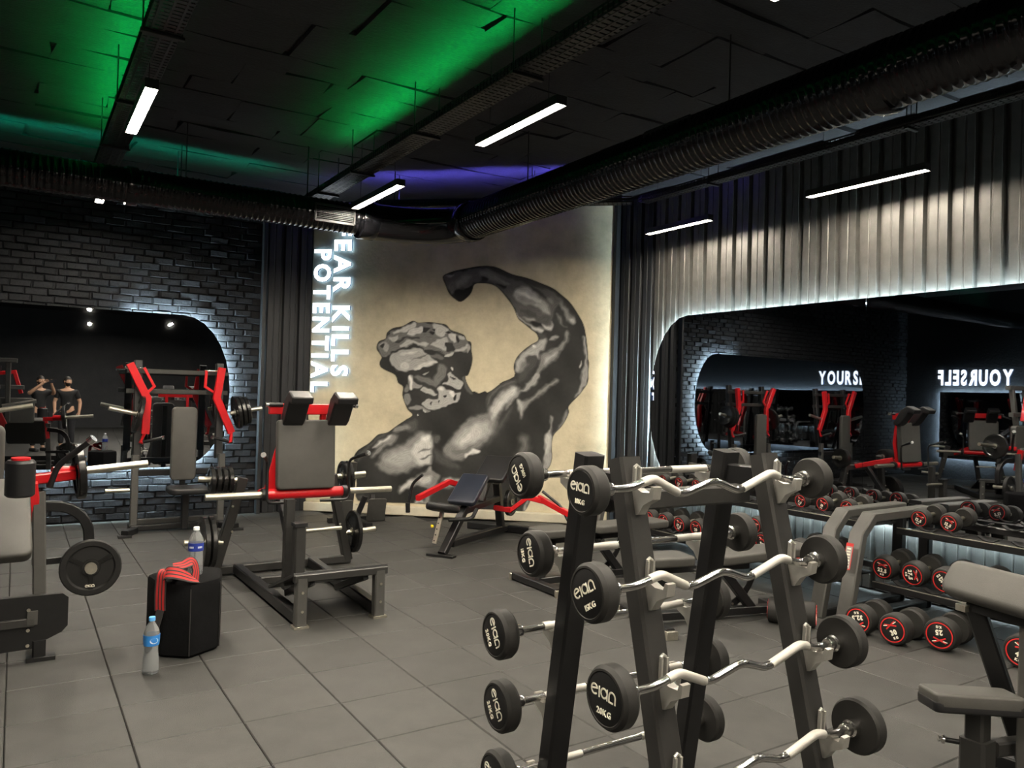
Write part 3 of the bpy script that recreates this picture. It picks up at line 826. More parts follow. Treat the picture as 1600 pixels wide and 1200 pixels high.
for x, y0, y1, lb in LIGHTS: linear_light(x, y0, y1, lb, 3.535 if x > 5 else 3.55)

# ---- perforated cable trays with coloured strips
TZ = 3.82
def cable_tray(a, b, label, strips, w=0.20, seed=1, rods=(), led_end=None):
    a = Vector(a); b = Vector(b); d = (b-a).normalized(); x = d.cross(Vector((0, 0, 1))).normalized(); L = (b-a).length
    t = thing('cable_tray', label, 'cable tray', loc=a, group='cable trays under the ceiling')
    up = Vector((0, 0, 1))
    for s_ in (-1, 1):
        r = MB(a); q = x*(s_*w/2)
        r.beam(a+q+up*0.028, b+q+up*0.028, 0.004, 0.014); r.beam(a+q-up*0.028, b+q-up*0.028, 0.004, 0.014); r.beam(a+q, b+q, 0.004, 0.024)
        k = 0.0
        while k < L:
            r.beam(a+q+d*k-up*0.03, a+q+d*k+up*0.03, 0.014, 0.003, up=d); k += 0.045
        r.build('side_rail', 'tray_metal', t)
    r = MB(a); k = 0.02
    while k < L:
        r.beam(a+d*k-x*w/2-up*0.032, a+d*k+x*w/2-up*0.032, 0.036, 0.003); k += 0.05
    for q in (-0.33, 0, 0.33): r.beam(a+x*(w*q)-up*0.034, b+x*(w*q)-up*0.034, 0.014, 0.003)
    r.build('perforated_floor', 'tray_metal', t)
    rr = random.Random(seed)
    for c in range(4):
        off = (c-1.5)*0.04
        pts = []; n = max(4, int(L/0.8))
        for i in range(n+1):
            pts.append(a+d*(L*i/n)+x*(off+rr.uniform(-.012, .012))+up*(-0.018+rr.uniform(0, .012)))
        MB(a).tube(pts, 0.009, 6).build('cable', 'cable', t)
    for k in rods:
        p = a+d*k
        rd = MB(a)
        for s_ in (-1, 1): rd.tube([p+x*(s_*w*0.55)-up*0.05, p+x*(s_*w*0.55)+up*(ZC-p.z)], 0.005, 6)
        rd.beam(p-x*w*0.62-up*0.045, p+x*w*0.62-up*0.045, 0.03, 0.02)
        rd.build('hanger', 'tray_metal', t)
    for side, m_, k0, k1 in strips:
        p0 = a+d*k0+x*(-side*w*0.30)+up*0.012; p1 = a+d*k1+x*(-side*w*0.30)+up*0.012
        ch = MB(a); n_ = x*side*0.40+up*0.917; e_ = x*side*0.917-up*0.40
        ch.beam(p0-n_*0.006, p1-n_*0.006, 0.034, 0.005, up=n_); ch.beam(p0-e_*0.017+n_*0.012, p1-e_*0.017+n_*0.012, 0.004, 0.044, up=n_); ch.beam(p0+e_*0.017+n_*0.004, p1+e_*0.017+n_*0.004, 0.004, 0.044, up=n_)
        ch.build('led_shield', 'tray_metal', t)  # added walls that hide the strip and narrow its light on the ceiling
        MB(a).beam(p0, p1, 0.026, 0.004, up=n_).build('led_strip', m_, t, label='coloured light strip')
    return t
cable_tray((0.68, 8.68, TZ), (0.68, -2.0, TZ), 'black perforated cable tray running over the left aisle, lit green', [(1, 'led_green', 0.2, 8.0)], seed=1, rods=(0.9, 2.2, 3.6, 5.2))
cable_tray((2.79, 8.68, TZ), (2.79, -2.0, TZ), 'black perforated cable tray over the room centre with green strip light', [(1, 'led_green', 1.2, 9.5)], seed=2, rods=(0.5, 1.5, 2.9, 4.4, 6.0))
cable_tray((5.70, 6.35, TZ), (5.70, -2.0, TZ), 'thin dark cable tray close to the ribbed metal wall', [], seed=3, w=0.12, rods=(1.0, 3.0, 5.0))
cable_tray((-5.0, 8.93, TZ), (3.0, 8.90, TZ), 'black perforated cable tray above the left duct with teal strip light', [(-1, 'led_teal', 0.5, 7.4)], seed=4, rods=(2.0, 4.2, 6.4))
cable_tray((3.22, 8.72, TZ), (5.62, 6.45, TZ), 'short slanting cable tray in front of the painted corner with violet light', [(-1, 'led_violet', 0.15, 3.2)], seed=5, w=0.14, rods=(0.6, 2.2))

# ---- ribbed black ducts
DR, DZ = 0.195, 3.51
def ribbed(b, p, q, r, pitch=0.055, seg=22):
    p = Vector(p); q = Vector(q); L = (q-p).length; n = int(L/pitch); prof = []
    for i in range(n):
        h = i*pitch
        prof += [(r*0.965, h), (r*0.965, h+pitch*0.55), (r, h+pitch*0.72), (r, h+pitch*0.88)]
    prof.append((r*0.965, L))
    b.lathe(prof, p, (q-p), seg)
duct = thing('ventilation_duct', 'long ribbed black air duct turning the corner under the ceiling', 'air duct', loc=(4.08, 7.98, DZ))
dorg = (4.08, 7.98, DZ)
DX, DY = 4.08, 7.98
b = MB(dorg); ribbed(b, (-5.1, DY+0.17, DZ), (3.20, DY, DZ), DR*0.86); b.build('ribbed_run', 'duct_black', duct, ang=60)
b = MB(dorg); ribbed(b, (DX, 7.30, DZ), (DX-0.05, -4.0, DZ), DR); b.build('ribbed_run', 'duct_black', duct, ang=60)
pts = [(3.15, DY, DZ)]+[(3.20+0.88*math.sin(t*math.pi/2/8), 7.28+0.70*math.cos(t*math.pi/2/8), DZ) for t in range(9)]+[(DX, 7.20, DZ)]
b = MB(dorg).tube(pts, DR*1.02, 22); b.build('elbow', 'duct_black', duct, ang=60)
for p, q, r in (((3.25, DY, DZ), (3.07, DY, DZ), DR*1.07), ((DX, 7.36, DZ), (DX, 7.22, DZ), DR*1.1), ((DX, 2.6, DZ), (DX, 2.5, DZ), DR*1.06), ((0.9, DY+0.05, DZ), (0.8, DY+0.05, DZ), DR*0.93)):
    MB(dorg).lathe([(r*0.97, 0), (r, 0.01), (r, (Vector(q)-Vector(p)).length-0.01), (r*0.97, (Vector(q)-Vector(p)).length)], p, Vector(q)-Vector(p), 22).build('coupling', 'duct_black', duct)
def grille(c, ax, nrm, L, h):
    ax = Vector(ax); nrm = Vector(nrm).normalized(); c = Vector(c); up = nrm.cross(ax).normalized()
    g = MB(dorg)
    for s_ in (-1, 1):
        g.beam(c+up*(s_*h/2)-ax*L/2, c+up*(s_*h/2)+ax*L/2, 0.018, 0.018, up=up)
        g.beam(c+ax*(s_*L/2)-up*h/2, c+ax*(s_*L/2)+up*h/2, 0.018, 0.018, up=ax)
    g = g.build('vent_grille', 'tray_metal', duct)
    for k in range(9):
        MB(dorg).beam(c+up*(h*(-0.42+0.105*k))-ax*L/2, c+up*(h*(-0.42+0.105*k))+ax*L/2, 0.010, 0.006, up=up).build('slat', 'tray_metal', g)
grille((2.75, DY-0.17, DZ-0.02), (1, 0, 0), (0, -1, 0), 0.42, 0.17)
grille((DX-0.17, 4.15, DZ+0.06), (0, 1, 0), (-1, 0, 0.25), 0.46, 0.18)
for p in ((1.32, DY+0.04), (-0.6, DY+0.08), (2.5, DY), (DX, 6.2), (DX, 3.7), (DX, 1.6), (-2.5, DY+0.1)):
    MB(dorg).tube([(p[0], p[1], DZ+DR*0.8), (p[0], p[1], ZC)], 0.006, 6).build('hanger_rod', 'tray_metal', duct)

# ================================================================== WEIGHTS
def plate_mesh(r, w, m_='gloss_plate'):
    """iron/rubber weight plate, axis local x, centred"""
    def fn():
        b = MB()
        prof = [(0.026, -w*0.35), (0.05, -w*0.45), (0.055, -w*0.30), (r*0.74, -w*0.26), (r*0.80, -w*0.5), (r*0.96, -w*0.5), (r, -w*0.36), (r, w*0.36), (r*0.96, w*0.5), (r*0.80, w*0.5),
                (r*0.74, w*0.26), (0.055, w*0.30), (0.05, w*0.45), (0.026, w*0.35)]
        b.lathe(prof, (0, 0, 0), (1, 0, 0), 36, closed=True)
        return b.mesh('weight_plate', m_, 25)
    return cached(('plate', r, w, m_), fn)
def ribs_mesh(r, w):
    def fn():
        b = MB(); b.lathe([(0.030, -w*0.40), (0.058, -w*0.40), (0.058, w*0.40), (0.030, w*0.40)], (0, 0, 0), (1, 0, 0), 20, closed=True)
        for k in range(3):
            a = k*2*math.pi/3+0.5
            for s_ in (-1, 1):
                c = Vector((s_*w*0.30, 0, 0)); d = Vector((0, math.cos(a), math.sin(a)))
                b.beam(c+d*0.05, c+d*r*0.77, r*0.16, w*0.16, up=(1, 0, 0))
        return b.mesh('spokes', 'gloss_plate')
    return cached(('ribs', r, w), fn)
def weight_plate(c, r, w, label, rot=(0, 0, 0), group='weight plates on the machines', m_='gloss_plate', hub=False):
    t = thing('weight_plate', label, 'weight plate', loc=c, rot=rot, group=group)
    put('disc', plate_mesh(r, w, m_), t)
    put('spokes', ribs_mesh(r, w), t)
    def ring():
        b = MB(); b.lathe([(0.026, -w*0.5), (0.036, -w*0.5), (0.036, w*0.5), (0.026, w*0.5)], (0, 0, 0), (1, 0, 0), 20, closed=True); return b.mesh('hub_ring', 'satin_steel')
    put('hub_ring', cached(('hub', w), ring), t)
    return t

def elan_strokes():
    """round single-line lettering of the barbell maker: e l a n"""
    st = []
    def arc(cx, cy, r, a0, a1, n=14): return [(cx+r*math.cos(math.radians(a0+(a1-a0)*k/n)), cy+r*math.sin(math.radians(a0+(a1-a0)*k/n))) for k in range(n+1)]
    st.append([(-1.48, 0.02), (-0.98, 0.12)]); st.append(arc(-1.2, 0, 0.38, 20, 305))
    st.append([(-0.62, -0.42), (-0.62, 0.36)])
    st.append(arc(-0.05, 0, 0.36, 30, 335)); st.append([(0.33, 0.38), (0.33, -0.42)])
    st.append(arc(0.92, 0.02, 0.36, 180, 0)+[(1.28, -0.42)]); st.append([(0.56, 0.02), (0.56, -0.42), (1.0, -0.42)])
    return st
def ribbon_mesh(name, strokes, scale, w, t, m_):
    """flat strokes in local yz (facing -x)"""
    b = MB()
    for s_ in strokes:
        P = [Vector((0, -x*scale, y*scale)) for x, y in s_]
        for i in range(len(P)-1):
            d = (P[i+1]-P[i]).normalized()*w*0.3
            b.beam(P[i]-d, P[i+1]+d, w, t, up=(1, 0, 0), c=w*0.1)
    return b.mesh(name, m_)
def face_text_mesh(name, text, size, m_, squeeze=1.0, fat=0.035):
    vs, fs = text_geom(text, size, 0.002, fat, squeeze=squeeze)
    b = MB(); b.add([(-v.z, -v.x, v.y) for v in vs], fs); return b.mesh(name, m_)

# ---- fixed barbells: local axis x, length L between head centres
BAR_L = 1.10
def head_mesh(r, w):
    def fn():
        b = MB()
        b.lathe([(0.02, -w*0.45), (r*0.80, -w*0.45), (r*0.83, -w*0.5), (r*0.90, -w*0.48), (r, -w*0.28), (r, w*0.30), (r*0.93, w*0.47), (r*0.3, w*0.5), (0.02, w*0.5)], (0, 0, 0), (1, 0, 0), 40)
        return b.mesh('head', 'rubber_head', 28)
    return cached(('bhead', r, w), fn)
def disc_mesh(r):
    def fn():
        b = MB(); b.lathe([(r, 0), (r, -0.0015), (r*0.99, -0.002), (0.002, -0.002)], (0, 0, 0), (1, 0, 0), 40); return b.mesh('face_disc', 'plate_face')
    return cached(('disc', r), fn)
def barbell(c, r, wt, label, zig, spin=0.0, rot=0.0):
    """c: centre of the bar"""
    t = thing('fixed_barbell', label, 'barbell', loc=c, rot=(0, 0, rot), group='fixed barbells on the rack')
    h = BAR_L/2; w = 0.062
    if zig:
        fr = [(0, 0), (.15, 0), (.235, .030), (.375, -.034), (.50, .012), (.63, -.034), (.765, .030), (.85, 0), (1, 0)]
    else:
        fr = [(0, 0), (1, 0)]
    P = [Vector((-h+BAR_L*a, -0.35*z, z)) for a, z in fr]
    def bar():
        b = MB(); b.tube(P, 0.0135, 14, bend=0.035); return b.mesh('bar', 'chrome', 50)
    put('bar', cached(('bar', zig), bar), t)
    def grips():
        b = MB()
        if zig:
            segs = [(P[1].lerp(P[2], .55), P[2], P[2].lerp(P[3], .85)), (P[5].lerp(P[6], .15), P[6], P[6].lerp(P[7], .5))]
        else:
            segs = [(V(-.36, 0, 0), V(-.26, 0, 0), V(-.16, 0, 0)), (V(.16, 0, 0), V(.26, 0, 0), V(.36, 0, 0))]
        out = []
        for s_ in segs:
            b = MB(); b.tube(list(s_), 0.0152, 14, bend=0.035); out.append(b.mesh('grip', 'knurl_steel', 50))
        return out
    for g in cached(('grips', zig), grips): put('grip', g, t, label='knurled grip')
    def collar():
        b = MB(); b.lathe([(0.014, -0.03), (0.021, -0.03), (0.024, -0.022), (0.024, 0), (0.030, 0.004), (0.030, 0.03), (0.014, 0.03)], (0, 0, 0), (1, 0, 0), 20); return b.mesh('collar', 'chrome')
    lg = cached(('elan', r), lambda: ribbon_mesh('maker_mark', elan_strokes(), r*0.40, 0.0055, 0.0014, 'print_white'))
    tx = cached(('bw', wt, r), lambda: face_text_mesh('weight_text', wt, r*0.27, 'print_white', 1.0, 0.022))
    for s_ in (-1, 1):
        hd = put('head', head_mesh(r, w), t, loc=(s_*h, 0, 0), rot=(spin, 0, 0 if s_ < 0 else math.pi))
        put('face_disc', disc_mesh(r*0.80), hd, loc=(-w*0.45, 0, 0))
        put('maker_mark', lg, hd, loc=(-w*0.45-0.0028, 0, r*0.16), label='white maker lettering')
        put('weight_text', tx, hd, loc=(-w*0.45-0.0024, 0, -r*0.42), label='white weight number')
        cm = cached('collar', collar)
        put('collar', cm, t, loc=(s_*(h-w*0.5-0.03), 0, 0), rot=(0, 0, 0 if s_ > 0 else math.pi))
    return t

# ---- barbell rack (two leaning sides, five tiers)
RX = (1.75, 2.46)
def front_y(z): return 2.00+0.25*(z-1.40)
def back_y(z): return 2.21-0.15*(z-1.40)
rack = thing('barbell_rack', 'tall black two sided rack holding fixed barbells in the foreground', 'barbell rack', loc=(2.1, 2.08, 0))
ro = (2.1, 2.08, 0)
for x in RX:
    MB(ro).beam((x, front_y(0.05), 0.05), (x, front_y(1.46), 1.46), 0.092, 0.075, up=(0, 1, 0)).build('post', 'charcoal_frame', rack)
    MB(ro).beam((x, back_y(0.05), 0.05), (x, back_y(1.46), 1.46), 0.092, 0.075, up=(0, 1, 0)).build('post', 'black_frame', rack)
    MB(ro).beam((x, front_y(0.03)-0.12, 0.035), (x, back_y(0.03)+0.12, 0.035), 0.09, 0.07).build('foot', 'black_frame', rack)
    MB(ro).beam((x, front_y(1.30)+0.03, 1.36), (x, back_y(1.30)-0.03, 1.36), 0.05, 0.10).build('tie_plate', 'black_frame', rack)
MB(ro).beam((RX[0], 2.03, 0.08), (RX[1], 2.03, 0.08), 0.07, 0.06).build('cross_beam', 'black_frame', rack)
MB(ro).beam((RX[0], 2.105, 1.30), (RX[1], 2.105, 1.30), 0.06, 0.07).build('cross_beam', 'charcoal_frame', rack)
TIERS = [1.362, 1.067, 0.776, 0.492, 0.205]
def cradle(x, z, side):
    """hook bracket: slotted upright plate and a forked arm reaching outwards"""
    fy = front_y(z) if side < 0 else back_y(z)
    y0 = fy+side*0.040
    b = MB(ro)
    for q in (-0.011, 0.011): b.beam((x+q, y0, z-0.01), (x+q, y0+side*0.004, z+0.072), 0.009, 0.014, up=(0, 1, 0))
    b.tube([(x-0.011, y0, z+0.072), (x, y0, z+0.080), (x+0.011, y0, z+0.072)], 0.006, 8)
    b.prism([(0, 0.0), (0.005, -0.085), (0.03, -0.080), (0.055, -0.045), (0.098, -0.022), (0.104, 0.018), (0.090, 0.020), (0.082, -0.002), (0.045, -0.004), (0.02, 0.006)], (x, y0, z), (0, side, 0), (0, 0, 1), 0.034)
    b.build('cradle', 'cast_bracket', rack, label='bare metal bar cradle')
for z in TIERS:
    for x in RX:
        cradle(x, z, -1); cradle(x, z, 1)
WT = ['10KG', '15KG', '20KG', '25KG', '30KG']
TN = ['top', 'second', 'third', 'fourth', 'lowest']
front_c = [2.054, 2.029, 2.047, 2.051, 2.05]
spins = [0.05, -0.55, 0.02, 0.4, 0.0]
for k, z in enumerate(TIERS):
    cy = front_y(z)-0.040-0.055
    barbell((front_c[k], cy, z+0.013), [0.078, 0.090, 0.094, 0.098, 0.10][k], WT[k], f'zigzag curl barbell on the {TN[k]} tier of the near side of the rack', True, spins[k])
back_x = [2.095, 2.178, 2.064, 2.107, 2.13]
bspin = [-2.2, 1.25, 1.05, 1.0, 0.3]
for k, z in enumerate(TIERS):
    cy = back_y(z)+0.040+0.055
    barbell((back_x[k], cy, z+0.016), [0.083, 0.085, 0.090, 0.095, 0.10][k], WT[k], f'straight barbell on the {TN[k]} tier of the far side of the rack', False, bspin[k])

# ---- dumbbells: local axis x, printed end at -x
def dumb_head(r, w):
    def fn():
        b = MB(); b.lathe([(0.01, -w*0.47), (r*0.78, -w*0.47), (r*0.84, -w*0.5), (r*0.93, -w*0.46), (r, -w*0.30), (r, w*0.34), (r*0.90, w*0.5), (0.02, w*0.5)], (0, 0, 0), (1, 0, 0), 32)
        return b.mesh('head', 'rubber_head', 28)
    return cached(('dhead', r, w), fn)
def dumbbell(c, r, wt, label, rotz=0.0, spin=0.0, tilt=0.0, group='rubber dumbbells by the ribbed wall'):
    t = thing('dumbbell', label, 'dumbbell', loc=c, rot=(0, tilt, rotz), group=group)
    w = r*1.05; g = 0.068
    def handle():
        b = MB(); b.tube([(-g-w*0.3, 0, 0), (-g, 0, 0), (-0.03, 0, 0), (0.03, 0, 0), (g, 0, 0), (g+w*0.3, 0, 0)], [0.0145, 0.0145, 0.0175, 0.0175, 0.0145, 0.0145], 14); return b.mesh('handle', 'satin_steel', 50)
    put('handle', cached(('dh', r), handle), t)
    def ring():
        b = MB(); b.lathe([(r*0.725, 0), (r*0.725, -0.0025), (r*0.785, -0.0025), (r*0.785, 0)], (0, 0, 0), (1, 0, 0), 40, closed=True); return b.mesh('ring', 'print_red')
    def emblem():
        b = MB()
        for dx, dy in ((0.36, 0.15), (0.36, -0.15)):
            a = Vector((0, -dx*r, -dy*r)); b.beam(a, -a, r*0.085, 0.0022, up=(1, 0, 0))
        return b.mesh('emblem', 'print_red')
    def flash():
        b = MB()
        for sx in (-1, 1): b.beam((0, sx*r*0.20, r*0.10), (0, sx*r*0.44, r*0.16), r*0.05, 0.0022, up=(1, 0, 0))
        return b.mesh('flash', 'print_white')
    tx = cached(('dt', wt, r), lambda: face_text_mesh('weight_text', wt, r*0.42, 'print_white', 0.9, 0.05))
    kg = cached(('dk', r), lambda: face_text_mesh('unit_text', 'KG', r*0.20, 'print_white', 1.0, 0.05))
    for s_ in (-1, 1):
        hd = put('head', dumb_head(r, w), t, loc=(s_*(g+w/2), 0, 0), rot=(spin, 0, 0 if s_ < 0 else math.pi))
        put('face_disc', disc_mesh(r*0.79), hd, loc=(-w*0.485, 0, 0))
        f = -w*0.485-0.0022
        put('ring', cached(('dr', r), ring), hd, loc=(f, 0, 0), label='red ring')
        put('emblem', cached(('de', r), emblem), hd, loc=(f, 0, r*0.30), label='red cross emblem')
        put('flash', cached(('df', r), flash), hd, loc=(f-0.001, 0, r*0.24))
        put('weight_text', tx, hd, loc=(f, 0, -r*0.16), label='white number')
        put('unit_text', kg, hd, loc=(f, 0, -r*0.50))
    return t

# ---- dumbbell rack along the ribbed wall
drack = thing('dumbbell_rack', 'long two tier black dumbbell rack with bent grey end posts along the ribbed wall', 'dumbbell rack', loc=(5.9, 4.0, 0))
do = (5.9, 4.0, 0)
SEGS = [(3.80, 6.60), (0.70, 3.52)]
for y0, y1 in SEGS:
    for zf, zb, xf, xb, nm in ((0.665, 0.72, 5.93, 6.36, 'upper_shelf'), (0.275, 0.33, 5.62, 6.05, 'lower_shelf')):
        sh = MB(do)
        sh.beam((xf, y0, zf), (xf, y1, zf), 0.055, 0.05); sh.beam((xb, y0, zb), (xb, y1, zb), 0.055, 0.05)
        sh.beam(((xf+xb)/2, y0, (zf+zb)/2-0.035), ((xf+xb)/2, y1, (zf+zb)/2-0.035), abs(xb-xf), 0.012)
        sh = sh.build(nm, 'black_frame', drack)
        MB(do).beam((xf-0.024, y0, zf+0.026), (xf-0.024, y1, zf+0.026), 0.006, 0.006).build('edge_trim', 'satin_steel', sh)
        k = y0+0.12
        while k < y1-0.08:
            for xx, zz in ((xf+0.03, zf), (xb-0.05, zb)):
                pts = [(xx, k-0.075, zz+0.055), (xx, k-0.04, zz+0.034), (xx, k, zz+0.028), (xx, k+0.04, zz+0.034), (xx, k+0.075, zz+0.055)]
                MB(do).path_beam(pts, 0.008, 0.05, up=(1, 0, 0)).build('cradle', 'black_frame', sh)
            k += 0.2255
for k, y in enumerate((3.79, 3.56, 6.60, 0.70)):
    for s_ in (0,):
        m_ = 'grey_frame'
        b = MB(do)
        b.path_beam([(5.30, y, 0.0), (5.46, y, 0.66), (5.60, y, 0.79), (6.40, y, 0.80)], 0.070, 0.115, up=(0, 1, 0))
        b.build('end_post', m_, drack, label='bent grey powder coated post')
    MB(do).beam((6.38, y, 0.0), (6.40, y, 0.80), 0.07, 0.09).build('rear_leg', 'black_frame', drack)
    MB(do).beam((5.30, y, 0.03), (6.42, y, 0.03), 0.09, 0.06).build('base_beam', 'black_frame', drack)
# red sticker with grey marks
def sticker():
    b = MB(do); p0 = Vector((5.375, 3.56, 0.50)); d = Vector((0.16, 0, 0.66)).normalized(); n = Vector((-d.z, 0, d.x)); o_ = p0+n*0.0375
    s_ = b.beam(o_-d*0.10, o_+d*0.10, 0.060, 0.003, up=n).build('sticker', 'print_red', drack)
    MB(do).beam(o_-d*0.092+n*0.002, o_+d*0.075+n*0.002, 0.050, 0.002, up=n).build('sticker_field', 'sticker_grey', s_)
    g = MB(do)
    for k in range(7):
        q = o_-d*(0.075-0.022*k)+n*0.0035
        g.beam(q-V(0, 0.015, 0), q+V(0, 0.015, 0), 0.006 if k % 2 else 0.011, 0.001, up=n)
    g.build('sticker_lines', 'print_white', s_)
sticker()
top_y = [6.28, 6.03, 5.78, 4.73, 4.50, 4.27, 4.03, 3.40, 3.17, 2.20, 1.95]
top_w = ['2.5', '2.5', '5', '7.5', '7.5', '10', '10', '12.5', '12.5', '15', '15']
for k, y in enumerate(top_y):
    r = 0.062+0.0016*k
    dumbbell((6.15, y, 0.6925+0.024+r), r, top_w[k], f'{top_w[k]} kg rubber dumbbell on the upper shelf, {ORD[k]} from the painted corner', 0, rnd.choice([0, 0.4, -0.5, 1.2]), -0.127)
low_y = [6.36, 6.14, 5.92, 5.69, 5.46, 5.22, 4.88, 4.65, 4.28, 4.04, 3.50, 3.26, 3.03, 2.79, 2.55]
low_w = ['15', '15', '17.5', '17.5', '20', '20', '20', '20', '22.5', '22.5', '22.5', '27.5', '25', '25', '27.5']
for k, y in enumerate(low_y):
    r = 0.083+0.0010*k
    dumbbell((5.85, y, 0.3025+0.020+r), r, low_w[k], f'{low_w[k]} kg rubber dumbbell on the lower shelf, ' + (f'{ORD[k]} from the painted corner' if k < 14 else 'last before the picture edge'), 0, [0, 0.5, -0.4, 0.3, 0, 0.8, 0, 0.3, 0.2, 0.1, 0.1, 1.5, 2.4, 0, 0.4][k], -0.127)
dumbbell((5.87, 4.765, 0.3225+0.090+0.130), 0.080, '17.5', 'rubber dumbbell piled on top of two others on the lower shelf', 0, 0.4, -0.127)
dumbbell((5.33, 3.37, 0.105), 0.105, '32.5', 'heavy dumbbell on the floor in front of the rack, partly behind a barbell head', 0.12, 2.9)
dumbbell((5.33, 3.10, 0.108), 0.108, '30', 'heavy dumbbell marked 30 on the floor, middle one of three', 0.08, -0.5)
dumbbell((5.50, 2.88, 0.110), 0.110, '25', 'heavy dumbbell on the floor with upside down number, nearest the preacher bench', 0.14, 3.05)
dumbbell((4.93, 3.74, 0.095), 0.095, '27.5', 'dumbbell lying sideways on the floor at the foot of the grey post', -1.0, 0.6)
dumbbell((5.62, 2.42, 0.110), 0.110, '40', 'heavy dumbbell on the floor seen between the preacher bench legs', 0.1, 0.3)

# ================================================================== MACHINES
def RX3(a): return Matrix.Rotation(a, 3, 'X')
def RZ3(a): return Matrix.Rotation(a, 3, 'Z')
PAD_UP = Matrix(((1, 0, 0), (0, 0, -1), (0, 1, 0)))      # pad local x->X, y->Z, thickness along -Y

